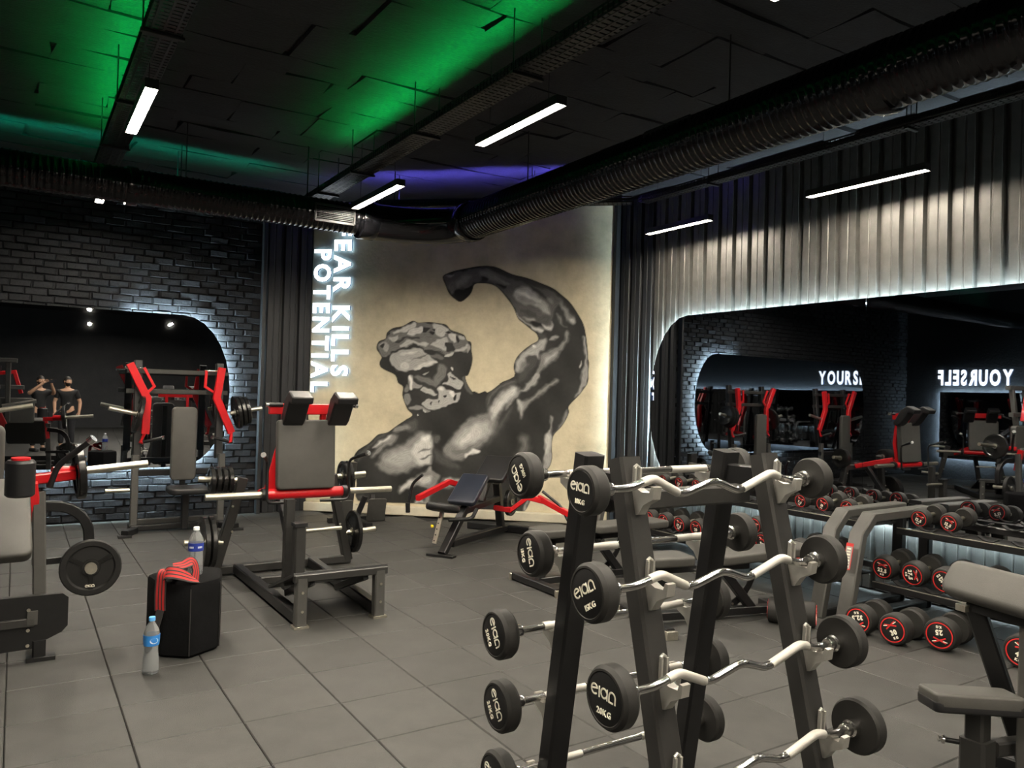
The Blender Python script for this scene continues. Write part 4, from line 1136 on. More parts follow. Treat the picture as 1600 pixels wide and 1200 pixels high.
# ---- squat machine in the middle of the floor
def squat_machine(label, loc):
    t = thing('squat_machine', label, 'gym machine', loc=loc)
    o = (2.02, 6.2, 0); B = lambda: MB(o)
    for x in (1.71, 2.29):
        B().beam((x, 5.33, 0.008), (x, 5.33, 0.345), 0.078, 0.075, up=(0, 1, 0)).build('front_leg', 'grey_frame', t)
        B().box((x, 5.33, 0.008), (0.105, 0.095, 0.016)).build('foot_cap', 'satin_steel', t)
    B().path_beam([(1.71, 5.36, 0.06), (1.70, 6.40, 0.06), (1.69, 7.06, 0.06)], 0.075, 0.085).build('side_rail', 'black_frame', t)
    B().path_beam([(2.29, 5.36, 0.06), (2.33, 6.40, 0.06), (2.36, 7.06, 0.06)], 0.075, 0.085).build('side_rail', 'black_frame', t)
    B().beam((1.46, 7.10, 0.05), (2.74, 7.10, 0.05), 0.085, 0.075).build('rear_beam', 'charcoal_frame', t)
    B().beam((1.74, 6.50, 0.07), (2.33, 6.50, 0.07), 0.075, 0.06).build('cross_beam', 'charcoal_frame', t)
    # sloping foot platform
    a = math.atan2(0.22, 0.62); c = V(2.0, 5.62, 0.265)
    R = Matrix.Rotation(-a, 3, 'X')
    B().box(c, (0.70, 0.66, 0.022), R).build('foot_platform', 'black_frame', t)
    B().beam((1.66, 5.325, 0.345), (2.345, 5.325, 0.345), 0.06, 0.055).build('platform_lip', 'charcoal_frame', t)
    for x in (1.80, 2.20): B().beam((x, 5.36, 0.30), (x, 5.95, 0.09), 0.04, 0.05).build('platform_rib', 'black_frame', t)
    # uprights, beam, stop post
    B().beam((1.50, 7.10, 0.04), (1.71, 7.05, 0.86), 0.085, 0.085, up=(0, 1, 0)).build('upright', 'charcoal_frame', t)
    B().beam((2.72, 7.10, 0.04), (2.52, 7.05, 0.86), 0.085, 0.085, up=(0, 1, 0)).build('upright', 'charcoal_frame', t)
    B().beam((1.62, 7.06, 0.70), (2.60, 7.06, 0.70), 0.08, 0.075).build('top_beam', 'charcoal_frame', t)
    B().beam((1.89, 5.97, 0.07), (1.89, 5.97, 0.60), 0.085, 0.085, up=(0, 1, 0)).build('stop_post', 'charcoal_frame', t)
    B().beam((1.86, 6.15, 0.07), (1.86, 6.15, 0.78), 0.075, 0.075, up=(0, 1, 0)).build('stop_post', 'charcoal_frame', t)
    B().box((1.89, 5.97, 0.605), (0.10, 0.10, 0.03)).build('post_cap', 'vinyl_black', t)
    B().tube([(1.93, 5.97, 0.55), (2.24, 6.0, 0.55)], 0.016, 12).build('stop_bar', 'satin_steel', t)
    B().beam((2.05, 6.55, 0.08), (2.05, 7.05, 0.70), 0.07, 0.07, up=(1, 0, 0)).build('brace', 'black_frame', t)
    # red carriage
    cr = B().tube([(1.745, 6.40, 0.79), (2.385, 6.40, 0.79)], 0.044, 18).build('carriage_bar', 'red_paint', t)
    B().tube([(1.27, 6.40, 0.79), (1.71, 6.40, 0.79)], 0.0265, 18).build('weight_sleeve', 'satin_steel', t)
    B().tube([(2.42, 6.40, 0.79), (2.84, 6.40, 0.79)], 0.0265, 18).build('weight_sleeve', 'satin_steel', t)
    for x in (1.725, 2.405): B().tube([(x-0.02, 6.40, 0.79), (x+0.02, 6.40, 0.79)], 0.05, 18).build('sleeve_flange', 'vinyl_black', t)
    for x in (1.89, 2.22):
        B().path_beam([(x, 6.45, 0.80), (x, 6.50, 1.10), (x, 6.46, 1.47)], 0.05, 0.045, up=(1, 0, 0)).build('carriage_arm', 'red_paint', t)
    B().prism([(0, 0), (0.09, 0), (0.09, 0.36)], (1.735, 6.45, 0.82), (1, 0, 0), (0, 0, 1), 0.02).build('gusset', 'red_paint', t)
    B().beam((1.76, 6.45, 1.49), (2.34, 6.45, 1.49), 0.05, 0.09).build('yoke', 'red_paint', t)
    B().beam((1.86, 7.0, 0.72), (1.95, 6.5, 0.86), 0.06, 0.07).build('swing_arm', 'red_paint', t)
    B().beam((2.40, 7.0, 0.72), (2.25, 6.5, 0.86), 0.06, 0.07).build('swing_arm', 'red_paint', t)
    R = Matrix.Rotation(math.radians(-4), 3, 'X') @ PAD_UP
    p = B(); p.pad((2.055, 6.385, 1.115), (0.49, 0.575, 0.075), R, 0.035, 0.016); p.build('back_pad', 'vinyl_taupe', t)
    for x in (1.935, 2.315):
        B().path_beam([(x, 6.45, 1.49), (x, 6.40, 1.51), (x, 6.36, 1.53)], 0.05, 0.05, up=(1, 0, 0)).build('pad_bracket', 'red_paint', t)
        q = B()
        d = V(0, -0.16, 0.24).normalized(); n = V(0, -0.24, -0.16).normalized()
        # cushion folded over: long leaning part and a short flat top
        prof = [(-0.02, 0.0), (0.20, -0.02), (0.31, 0.03), (0.33, 0.16), (0.27, 0.17), (0.235, 0.10), (0.05, 0.095), (-0.02, 0.07)]
        for s_ in (0,):
            q.prism([(a_, -b_) for a_, b_ in prof][::-1], V(x, 6.42, 1.405), d, -n, 0.175)
        oo = q.build('shoulder_pad', 'vinyl_black', t)
        bv = oo.modifiers.new('soft', 'BEVEL'); bv.width = 0.014; bv.segments = 3; bv.limit_method = 'ANGLE'
    for s_, x0, x1 in ((-1, 1.86, 1.73), (1, 2.38, 2.50)):
        B().tube([(x0, 6.42, 1.525), (x1+s_*-0.015, 6.42, 1.525)], 0.018, 12).build('grip', 'vinyl_black', t)
        B().tube([(x1-s_*0.015, 6.42, 1.525), (x1+s_*0.012, 6.42, 1.525)], 0.021, 12).build('grip_end', 'chrome', t)
    for s_ in (-1, 1):
        xc = 2.06+s_*0.345
        h = B().tube([(2.06+s_*0.10, 6.30, 0.735), (xc, 6.28, 0.735), (xc, 6.30, 1.07), (xc+s_*0.075, 6.12, 1.13)], 0.0125, 10, bend=0.05).build('safety_handle', 'black_frame', t)
        B().tube([(xc+s_*0.04, 6.20, 1.105), (xc+s_*0.082, 6.10, 1.137)], 0.018, 10).build('handle_grip', 'vinyl_black', h)
        B().tube([(xc+s_*0.080, 6.105, 1.135), (xc+s_*0.090, 6.082, 1.143)], 0.021, 12).build('handle_end', 'chrome', h)
    # storage horns
    for x0, x1, z in ((1.66, 1.34, 0.84), (2.58, 2.86, 0.84), (1.56, 1.24, 0.30), (2.68, 2.98, 0.30)):
        B().tube([(x0, 7.06, z), (x1, 7.06, z+0.02)], 0.025, 14).build('storage_horn', 'satin_steel', t)
    for x in (1.71, 2.29, 1.62, 2.6):
        for z in (0.12, 0.25) if x in (1.71, 2.29) else (0.4, 0.62):
            B().tube([(x, 5.285 if z < 0.3 else 7.0, z), (x, 5.28 if z < 0.3 else 6.99, z)], 0.010, 8).build('bolt', 'satin_steel', t)
    return t
hack = squat_machine('plate loaded squat machine with red carriage and taupe back pad, in mid floor', (2.02, 6.2, 0))
for k in range(4):
    weight_plate((1.45+0.05*k, 7.06, 0.845), 0.115, 0.036, f'small weight plate on the upper left horn of the central squat machine, {ORD[k]} from outside')
for k in range(2):
    weight_plate((2.64+0.045*k, 7.06, 0.845), 0.14, 0.034, f'weight plate on the upper right horn of the central squat machine, {["inner", "outer"][k]} one')
for k in range(2):
    weight_plate((1.40+0.055*k, 7.06, 0.31), 0.225, 0.045, f'big glossy plate on the lower left horn of the central squat machine, {["outer", "inner"][k]} one')
weight_plate((2.76, 7.06, 0.31), 0.20, 0.04, 'single plate on the lower right horn of the central squat machine')

# ---- lever press by the brick wall
def lever_press(label, loc, rotz=0.0):
    t = thing('lever_press_machine', label, 'gym machine', loc=loc, rot=(0, 0, rotz))
    o = (1.62, 9.6, 0); B = lambda: MB(o)
    p = B(); p.pad((1.62, 9.42, 1.00), (0.27, 0.83, 0.07), PAD_UP, 0.05, 0.018); p.build('backrest', 'vinyl_taupe', t)
    p = B(); p.pad((1.64, 9.20, 0.50), (0.42, 0.40, 0.07), None, 0.08, 0.025); p.build('seat', 'vinyl_black', t)
    B().beam((1.63, 9.50, 0.45), (1.63, 9.50, 1.38), 0.06, 0.06, up=(0, 1, 0)).build('backrest_post', 'black_frame', t)
    B().beam((1.63, 9.28, 0.06), (1.63, 9.28, 0.47), 0.075, 0.075, up=(0, 1, 0)).build('seat_post', 'black_frame', t)
    for x, s_ in ((1.15, -1), (2.08, 1)):
        B().beam((x, 9.62, 0.04), (x, 9.62, 0.86), 0.075, 0.075, up=(0, 1, 0)).build('upright', 'grey_frame', t)
        B().beam((x+s_*-0.02, 9.70, 0.80), (x+s_*-0.02, 9.80, 1.93), 0.085, 0.085, up=(0, 1, 0)).build('mast', 'black_frame', t)
        B().path_beam([(x, 9.80, 0.035), (x, 9.50, 0.035), (x+s_*0.12, 9.30, 0.035)], 0.075, 0.07).build('foot', 'black_frame', t)
        B().box((x+s_*0.12, 9.28, 0.012), (0.13, 0.11, 0.024)).build('foot_pad', 'vinyl_black', t)
    B().beam((1.12, 9.62, 0.11), (2.12, 9.62, 0.11), 0.07, 0.06).build('base_beam', 'charcoal_frame', t)
    B().beam((1.12, 9.55, 0.05), (2.12, 9.55, 0.05), 0.07, 0.06).build('base_beam', 'black_frame', t)
    B().beam((1.12, 9.62, 0.66), (2.12, 9.62, 0.66), 0.07, 0.07).build('cross_beam', 'black_frame', t)
    for z in (1.58, 1.81): B().beam((1.05, 9.76, z), (2.15, 9.76, z), 0.055, 0.055).build('cross_beam', 'charcoal_frame', t)
    for s_, P in ((-1, [(1.06, 1.89), (1.25, 1.50), (1.24, 1.10), (1.19, 1.02)]), (1, [(2.05, 1.88), (2.00, 1.52), (2.18, 1.11), (2.17, 1.02)])):
        y = 9.60
        B().path_beam([(a, y, z) for a, z in P[:3]], 0.085, 0.06, up=(0, 1, 0)).build('lever_arm', 'red_paint', t)
        B().tube([(P[2][0], y, P[2][1]+0.02), (P[3][0], y-0.02, P[3][1]-0.01), (P[3][0]-s_*0.03, y-0.03, P[3][1]-0.02)], 0.02, 10).build('arm_hook', 'red_paint', t)
        g = B().tube([(P[3][0]-s_*0.03, y-0.03, P[3][1]-0.01), (P[3][0]-s_*0.22, y-0.10, P[3][1]+0.04)], 0.019, 12).build('grip', 'vinyl_black', t)
        B().tube([(P[3][0]-s_*0.215, y-0.10, P[3][1]+0.039), (P[3][0]-s_*0.235, y-0.107, P[3][1]+0.044)], 0.023, 12).build('grip_end', 'chrome', g)
        Q = [(1.21, 1.85), (1.32, 1.64), (1.24, 1.55)] if s_ < 0 else [(1.88, 1.84), (1.87, 1.65), (2.01, 1.56)]
        B().path_beam([(a, y+0.02, z) for a, z in Q], 0.03, 0.03, up=(0, 1, 0)).build('link_rod', 'red_paint', t)
        B().tube([((1.02 if s_ < 0 else 1.86), y+0.05, 1.84), ((1.24 if s_ < 0 else 2.10), y+0.05, 1.84)], 0.014, 10).build('pivot', 'chrome', t)
        hx = (1.22, 0.86, 1.31, 1.39) if s_ < 0 else (2.16, 2.52, 1.34, 1.41)
        B().tube([(hx[0], y, hx[2]), (hx[1], y-0.03, hx[3])], 0.0255, 14).build('weight_sleeve', 'satin_steel', t)
        B().tube([((1.10 if s_ < 0 else 2.12), 9.62, 0.47), ((0.86 if s_ < 0 else 2.36), 9.62, 0.47)], 0.024, 14).build('storage_horn', 'satin_steel', t)
    return t
lever_press('lever press machine with two bent red arms in front of the brick wall mirror', (1.62, 9.6, 0))
weight_plate((1.165, 9.6, 1.32), 0.215, 0.045, 'big plate on the left arm of the machine by the brick wall', rot=(0, 0.22, 0))
for k in range(3):
    weight_plate((2.235+0.055*k, 9.6, 1.355+0.011*k), 0.20-0.015*k, 0.045, f'plate on the right arm of the machine by the brick wall, {ORD[k]} from the arm', rot=(0, -0.19, 0))
lp2 = lever_press('lever press machine with red arms by the brick wall, beyond the left picture edge', (-0.75, 9.5, 0))
squat_machine('second squat machine with red carriage in the left aisle, seen in the long mirror', (-2.3, 7.4, 0)).rotation_euler = (0, 0, 0.9)

# ---- seated leg machine at the left edge
legm = thing('leg_machine', 'seated leg machine with red lever, plates and taupe pads at the left edge', 'gym machine', loc=(-0.2, 5.8, 0))
o = (-0.2, 5.8, 0); B = lambda: MB(o)
R = Matrix.Rotation(math.radians(6), 3, 'Y')
p = B(); p.pad((-0.19, 5.60, 0.82), (0.58, 0.58, 0.085), Matrix.Rotation(0.06, 3, 'Z') @ Matrix.Rotation(math.radians(46), 3, 'X'), 0.05, 0.02); p.build('seat', 'vinyl_taupe', legm)
p = B(); p.pad((-0.33, 5.95, 1.17), (0.56, 0.42, 0.085), PAD_UP, 0.05, 0.02); p.build('backrest', 'vinyl_taupe', legm)
B().lathe([(0.02, 0), (0.066, 0), (0.078, 0.012), (0.078, 0.200), (0.066, 0.215), (0.02, 0.215)], (0.035, 5.40, 0.985), (0.0, -0.05, 1), 28).build('roller_pad', 'vinyl_black', legm)
B().lathe([(0.02, 0), (0.050, 0), (0.050, 0.012), (0.02, 0.012)], (0.035, 5.389, 1.202), (0.0, -0.05, 1), 24).build('roller_cap', 'red_paint', legm)
B().beam((0.17, 5.74, 0.06), (0.14, 5.78, 0.96), 0.075, 0.075, up=(0, 1, 0)).build('upright', 'grey_frame', legm)
B().beam((0.145, 5.80, 0.70), (0.105, 5.76, 1.02), 0.055, 0.075, up=(0, 1, 0)).build('lever_plate', 'red_paint', legm)
B().beam((0.08, 5.86, 1.03), (0.34, 5.96, 1.045), 0.07, 0.065).build('lever_beam', 'red_paint', legm)
B().tube([(0.22, 5.96, 1.06), (0.35, 6.0, 1.06)], 0.042, 16).build('pivot_tube', 'red_paint', legm)
B().tube([(0.34, 6.0, 1.06), (0.80, 6.03, 1.10)], 0.0265, 16).build('weight_sleeve', 'satin_steel', legm)
g = B().tube([(0.20, 5.84, 0.98), (0.24, 5.82, 1.12), (0.42, 5.72, 1.29)], 0.019, 12, bend=0.05).build('handle', 'vinyl_black', legm)
B().tube([(0.41, 5.727, 1.28), (0.435, 5.712, 1.305)], 0.027, 12).build('handle_end', 'chrome', g)
arc = [(0.13, 5.84, 0.86)]+[(0.22+0.22*math.sin(a), 5.90+0.02*a, 0.64+0.21*math.cos(a)) for a in [k*math.pi/2/7 for k in range(8)]]+[(0.445, 5.92, 0.50)]
B().path_beam(arc, 0.065, 0.06, up=(0, 1, 0)).build('curved_arm', 'black_frame', legm)
B().beam((0.12, 5.90, 0.49), (0.46, 5.95, 0.49), 0.045, 0.045).build('horn_bracket', 'black_frame', legm)
B().tube([(0.455, 5.98, 0.455), (0.445, 5.72, 0.455)], 0.025, 14).build('storage_horn', 'satin_steel', legm)
B().tube([(0.446, 5.73, 0.455), (0.4445, 5.71, 0.455)], 0.036, 14).build('horn_end', 'satin_steel', legm)
for y, z, x1 in ((5.70, 0.30, 0.24), (5.62, 0.23, 0.22)): B().beam((-0.9, y, z), (x1, y, z), 0.06, 0.05).build('base_rail', 'charcoal_frame', legm)
B().prism([(-0.95, 0.05), (0.14, 0.075), (0.155, 0.10), (0.275, 0.155), (0.305, 0.19), (0.305, 0.36), (0.275, 0.385), (-0.95, 0.39)], (0, 5.42, 0), (1, 0, 0), (0, 0, 1), 0.02).build('side_plate', 'black_frame', legm, label='black side plate with chamfered corner')
B().beam((-0.9, 5.405, 0.225), (0.13, 5.405, 0.235), 0.03, 0.05).build('side_strip', 'charcoal_frame', legm)
B().beam((0.12, 5.40, 0.22), (0.12, 5.40, 0.30), 0.055, 0.02, up=(0, 1, 0)).build('side_tab', 'grey_frame', legm)
B().beam((0.16, 5.43, 0.0), (0.16, 5.43, 0.12), 0.07, 0.07, up=(0, 1, 0)).build('foot_post', 'black_frame', legm)
B().box((0.17, 5.43, 0.012), (0.15, 0.10, 0.024)).build('foot', 'black_frame', legm)
B().beam((-0.85, 5.75, 0.0), (-0.85, 6.15, 2.02), 0.085, 0.085, up=(0, 1, 0)).build('mast', 'grey_frame', legm)
B().beam((-0.85, 6.15, 1.98), (-0.30, 6.15, 1.98), 0.08, 0.07).build('top_beam', 'grey_frame', legm)
B().beam((-0.85, 6.05, 1.55), (-0.20, 6.05, 1.55), 0.07, 0.07).build('cross_beam', 'grey_frame', legm)
B().beam((-0.42, 6.15, 1.98), (-0.42, 6.02, 1.00), 0.07, 0.07, up=(1, 0, 0)).build('hanger_post', 'grey_frame', legm)
B().path_beam([(-0.7, 6.0, 1.75), (-0.35, 5.9, 1.80), (-0.25, 5.9, 1.45)], 0.06, 0.06, up=(0, 1, 0)).build('lever_arm', 'red_paint', legm)
for z in (0.10, 0.19, 0.31): B().tube([(0.10, 5.395, z), (0.10, 5.388, z)], 0.010, 8).build('bolt', 'satin_steel', legm)
B().tube([(0.07, 5.655, 0.30), (0.07, 5.645, 0.30)], 0.013, 8).build('bolt', 'satin_steel', legm)
B().tube([(0.10, 5.68, 0.62), (0.10, 5.67, 0.62)], 0.010, 8).build('bolt', 'satin_steel', legm)
pl = weight_plate((0.445, 5.76, 0.455), 0.182, 0.048, 'black rubber weight plate facing the camera on the left leg machine', rot=(0, 0, math.pi/2-0.05), m_='rubber_black')
put('maker_mark', cached('wpm', lambda: ribbon_mesh('maker_mark', elan_strokes(), 0.018, 0.004, 0.0014, 'print_white')), pl, loc=(-0.0235, 0, -0.115), label='small white lettering')
weight_plate((0.375, 6.0, 1.063), 0.19, 0.05, 'glossy weight plate seen edge on, on the red lever of the left leg machine', rot=(0, -0.09, 0.07))

# ---- foot plate machine behind the squat machine
fm = thing('footplate_machine', 'dark machine with two grey perforated foot plates in front of the painted wall', 'gym machine', loc=(3.6, 9.2, 0))
o = (3.6, 9.2, 0); B = lambda: MB(o)
for x in (3.86, 3.42):
    R = Matrix.Rotation(math.radians(-14), 3, 'Z') @ Matrix.Rotation(math.radians(-62), 3, 'X')
    f = B(); f.pad((x, 9.12, 0.16), (0.23, 0.34, 0.014), R, 0.03, 0.004); f = f.build('foot_plate', 'grey_frame', fm)
    for a in (-1, 1):
        for c in (-1, 1):
            q = V(x, 9.12, 0.16)+R @ V(a*0.035, 0.03+c*0.05, 0.008); n = R @ V(0, 0, 1)
            B().tube([q-n*0.002, q+n*0.002], 0.008, 8).build('rivet', 'vinyl_black', f)
    B().beam((x, 9.2, 0.03), (x, 9.28, 0.33), 0.06, 0.05, up=(0, 1, 0)).build('plate_strut', 'vinyl_black', fm)
B().beam((3.30, 9.32, 0.035), (4.02, 9.24, 0.035), 0.08, 0.06).build('base_beam', 'black_frame', fm)
B().beam((3.62, 8.75, 0.035), (3.62, 9.36, 0.035), 0.08, 0.06).build('base_beam', 'black_frame', fm)
B().beam((3.50, 9.26, 0.03), (3.54, 9.22, 0.76), 0.15, 0.10, up=(0, 1, 0)).build('post', 'charcoal_frame', fm)
B().beam((3.62, 9.20, 0.05), (3.70, 9.10, 0.34), 0.06, 0.05, up=(0, 1, 0)).build('link', 'vinyl_black', fm)
B().tube([(3.42, 9.18, 0.56), (3.70, 9.12, 0.60)], 0.026, 14).build('weight_sleeve', 'satin_steel', fm)
weight_plate((3.40, 9.18, 0.56), 0.125, 0.04, 'small plate on the sleeve of the foot plate machine', rot=(0, -0.12, -0.2))

# ---- lever row bench in front of the painted wall
u = V(0.83, 0.56, 0).normalized(); v_ = V(-u.y, u.x, 0); P0 = V(3.85, 7.10, 0)
def L(s_, t_, z): return P0+u*s_+v_*t_+V(0, 0, z)
rb = thing('lever_row_bench', 'black lever row bench with red arms standing before the painted wall', 'gym machine', loc=P0)
o = P0; B = lambda: MB(o)
Mr = Matrix((( -v_.x, u.x, 0), (-v_.y, u.y, 0), (0, 0, 1)))       # local x across (to the right), y along
B().beam(L(-0.20, 0, 0.02), L(0.30, 0, 0.44), 0.085, 0.075).build('front_leg', 'black_frame', rb)
B().box(L(-0.22, 0, 0.012), (0.30, 0.09, 0.024), Mr).build('front_foot', 'black_frame', rb)
B().beam(L(-0.02, 0, 0.10), L(1.42, 0, 0.06), 0.085, 0.075).build('base_beam', 'black_frame', rb)
B().beam(L(1.40, 0.50, 0.045), L(1.40, -0.52, 0.045), 0.085, 0.08).build('rear_foot', 'black_frame', rb)
B().beam(L(1.25, 0, 0.06), L(1.10, 0, 0.62), 0.085, 0.085, up=v_).build('mast', 'black_frame', rb)
B().beam(L(0.25, 0, 0.40), L(1.15, 0, 0.44), 0.08, 0.07).build('spine', 'black_frame', rb)
p = B(); p.pad(L(-0.10, 0.06, 0.475), (0.34, 0.36, 0.075), Mr @ Matrix.Rotation(math.radians(-14), 3, 'X'), 0.16, 0.03, 8); p.build('seat', 'vinyl_black', rb)
p = B(); p.pad(L(0.36, 0.0, 0.62), (0.32, 0.46, 0.06), Mr @ Matrix.Rotation(math.radians(36), 3, 'X'), 0.035, 0.018); p.build('chest_pad', 'vinyl_navy', rb)
p = B(); p.pad(L(0.92, -0.05, 0.80), (0.36, 0.42, 0.06), Mr @ Matrix.Rotation(math.radians(36), 3, 'X'), 0.035, 0.018); p.build('upper_pad', 'vinyl_black', rb)
B().beam(L(0.70, 0, 0.45), L(0.86, -0.02, 0.74), 0.06, 0.06, up=v_).build('pad_post', 'black_frame', rb)
a_ = B().beam(L(-0.24, 0.07, 0.13), L(-0.13, 0.05, 0.44), 0.045, 0.025, up=u).build('seat_adjuster', 'satin_steel', rb)
for k in range(5):
    q = L(-0.235+0.02*k, 0.069-0.003*k, 0.16+0.056*k)-u*0.014
    B().tube([q, q-u*0.003], 0.007, 8).build('hole', 'vinyl_black', a_)
B().lathe([(0.004, 0), (0.016, 0.004), (0.018, 0.02), (0.004, 0.026)], L(-0.22, 0.10, 0.30), -u+v_*0.6, 14).build('knob', 'yellow_knob', rb, label='yellow knob')
B().tube([L(-0.12, -0.02, 0.36), L(0.05, -0.20, 0.36), L(0.20, -0.18, 0.44)], 0.02, 10, bend=0.06).build('foot_guard', 'black_frame', rb)
# left lever
def near(px_, py_, tt): return at(px_, py_, P=P0+v_*tt, N=v_)
for tt, pts in ((0.34, [(683, 781), (728, 757), (752, 752)]), ):
    q = [near(a, b, tt) for a, b in pts]
    B().path_beam([L(-0.10, 0.36, 0.55), L(0.55, 0.34, 0.66), L(1.02, 0.22, 0.52)], 0.06, 0.05, up=v_).build('lever_arm', 'red_paint', rb)
B().path_beam([L(1.04, -0.02, 0.34), L(0.86, -0.30, 0.36), L(0.98, -0.44, 0.50), L(1.02, -0.66, 0.46)], 0.06, 0.06, up=(0, 0, 1)).build('lever_arm', 'red_paint', rb)
B().beam(L(1.02, -0.56, 0.50), L(0.90, -0.98, 0.36), 0.055, 0.065).build('lever_tip', 'red_paint', rb)
B().tube([L(0.98, -0.62, 0.58), L(0.93, -0.86, 0.44), L(0.88, -0.98, 0.27)], 0.016, 10, bend=0.06).build('handle', 'black_frame', rb)
B().tube([L(-0.12, 0.30, 0.80), L(-0.12, 0.42, 0.70), L(-0.14, 0.45, 0.46)], 0.016, 10, bend=0.06).build('handle', 'black_frame', rb)
B().tube([L(-0.15, 0.45, 0.50), L(-0.14, 0.45, 0.40)], 0.024, 10).build('handle_end', 'vinyl_black', rb)
B().beam(L(0.86, 0.0, 0.66), L(0.98, -0.18, 0.74), 0.06, 0.06).build('pivot_block', 'black_frame', rb)
B().box(L(0.98, -0.24, 0.70), (0.07, 0.06, 0.09), Mr).build('pivot_cap', 'red_paint', rb)
weight_plate(L(1.06, -0.20, 0.42), 0.16, 0.05, 'black plate on the lever of the row bench by the painting', rot=(0, 0, math.atan2(u.y, u.x)+math.pi/2))

# ---- two adjustable benches behind the barbell rack
def flat_bench(label, loc, rz, tilt):
    t = thing('adjustable_bench', label, 'bench', loc=loc, rot=(0, 0, rz), group='adjustable benches behind the barbell rack')
    B = lambda: MB()
    R = Matrix.Rotation(math.radians(-tilt), 3, 'Y')
    p = B(); p.pad(V(0.22, 0, 0.475)+R @ V(0.20, 0, 0), (0.86, 0.29, 0.07), R, 0.05, 0.018); p.build('back_pad', 'vinyl_taupe', t)
    p = B(); p.pad((-0.42, 0, 0.475), (0.36, 0.29, 0.07), None, 0.05, 0.018); p.build('seat', 'vinyl_taupe', t)
    B().beam((-0.60, 0, 0.40), (0.30, 0, 0.40), 0.06, 0.055).build('spine', 'black_frame', t)
    B().beam((-0.55, 0, 0.06), (0.62, 0, 0.05), 0.075, 0.06).build('base_beam', 'black_frame', t)
    B().beam((-0.55, 0, 0.06), (-0.42, 0, 0.40), 0.07, 0.06, up=(0, 1, 0)).build('front_post', 'black_frame', t)
    B().beam((0.35, 0, 0.06), (0.05, 0, 0.40), 0.07, 0.06, up=(0, 1, 0)).build('rear_post', 'black_frame', t)
    B().beam((-0.58, -0.34, 0.04), (-0.58, 0.34, 0.04), 0.075, 0.06).build('front_foot', 'black_frame', t)
    B().beam((0.62, -0.22, 0.04), (0.62, 0.22, 0.04), 0.075, 0.06).build('rear_foot', 'black_frame', t)
    for s_ in (-1, 1): B().box((-0.58, s_*0.35, 0.03), (0.09, 0.04, 0.06)).build('foot_cap', 'satin_steel', t)
    pts = [(0.06+0.34*math.cos(a), 0.045, 0.40-0.34*math.sin(a)) for a in [k*math.pi/2/8+0.15 for k in range(9)]]
    lad = B().path_beam(pts, 0.055, 0.010, up=(0, 1, 0)).build('ladder_arc', 'black_frame', t)
    for k in range(1, 8, 2): B().tube([(pts[k][0], 0.038, pts[k][2]), (pts[k][0], 0.052, pts[k][2])], 0.010, 8).build('pin', 'satin_steel', lad)
    B().tube([(0.10, -0.06, 0.36), (0.10, 0.06, 0.36)], 0.022, 12).build('pivot', 'chrome', t)
    B().tube([(-0.18, -0.06, 0.38), (-0.18, 0.06, 0.38)], 0.020, 12).build('pivot', 'chrome', t)
    return t
flat_bench('taupe flat bench behind the left posts of the barbell rack', (4.40, 5.50, 0), 0.0, 0)
flat_bench('taupe bench between the barbell rack and the dumbbells, seat end nearest', (4.50, 4.12, 0), -0.22, 3)

# ---- preacher curl bench at the right edge
pb = thing('preacher_bench', 'preacher curl bench with thick taupe arm pad cut by the right picture edge', 'bench', loc=(3.75, 1.6, 0))
o = (3.75, 1.6, 0); B = lambda: MB(o)
R = Matrix.Rotation(math.radians(-14), 3, 'Z')
Rp = R @ Matrix.Rotation(math.radians(-38), 3, 'Y')
p = B(); p.pad((3.50, 1.56, 0.895), (0.17, 0.66, 0.085), R @ Matrix.Rotation(math.radians(-56), 3, 'Y'), 0.05, 0.03); p.build('arm_pad', 'vinyl_taupe', pb)
p = B(); p.pad((3.34, 1.66, 0.47), (0.35, 0.19, 0.060), Matrix.Rotation(math.radians(-38), 3, 'Z') @ Matrix.Rotation(math.radians(-7), 3, 'X'), 0.03, 0.012); p.build('seat', 'vinyl_taupe', pb)
p = B(); p.pad((3.34, 1.66, 0.447), (0.355, 0.195, 0.045), Matrix.Rotation(math.radians(-38), 3, 'Z') @ Matrix.Rotation(math.radians(-7), 3, 'X'), 0.03, 0.010); p.build('seat_side', 'vinyl_black', pb)
B().beam((3.36, 1.64, 0.22), (3.36, 1.64, 0.42), 0.075, 0.075, up=(0, 1, 0)).build('seat_post', 'charcoal_frame', pb)
B().beam((3.36, 1.64, 0.02), (3.36, 1.64, 0.31), 0.105, 0.105, up=(0, 1, 0)).build('post_sleeve', 'charcoal_frame', pb)
k_ = B().tube([(3.36, 1.65, 0.28), (3.285, 1.735, 0.285)], 0.011, 10).build('adjust_pin', 'black_frame', pb)
B().lathe([(0.004, 0), (0.018, 0.003), (0.018, 0.012), (0.010, 0.016), (0.014, 0.026), (0.004, 0.03)], (3.287, 1.732, 0.285), (-0.65, 0.75, 0.05), 14).build('pin_knob', 'chrome', k_)
B().beam((3.36, 1.64, 0.10), (3.90, 1.52, 0.10), 0.08, 0.07).build('base_beam', 'charcoal_frame', pb)
B().beam((3.44, 1.62, 0.26), (3.80, 1.54, 0.24), 0.06, 0.06).build('link_beam', 'charcoal_frame', pb)
B().beam((3.86, 1.80, 0.05), (3.90, 1.20, 0.05), 0.08, 0.07).build('front_foot', 'black_frame', pb)
B().beam((3.56, 1.76, 0.80), (3.72, 1.58, 0.06), 0.075, 0.06, up=(1, 0.3, 0)).build('pad_leg', 'black_frame', pb)
B().beam((3.56, 1.50, 0.82), (3.50, 1.48, 0.06), 0.14, 0.05, up=(1, 0.2, 0)).build('pad_leg', 'grey_frame', pb)
B().box((3.54, 1.79, 0.785), (0.06, 0.05, 0.03), R).build('bracket', 'satin_steel', pb)
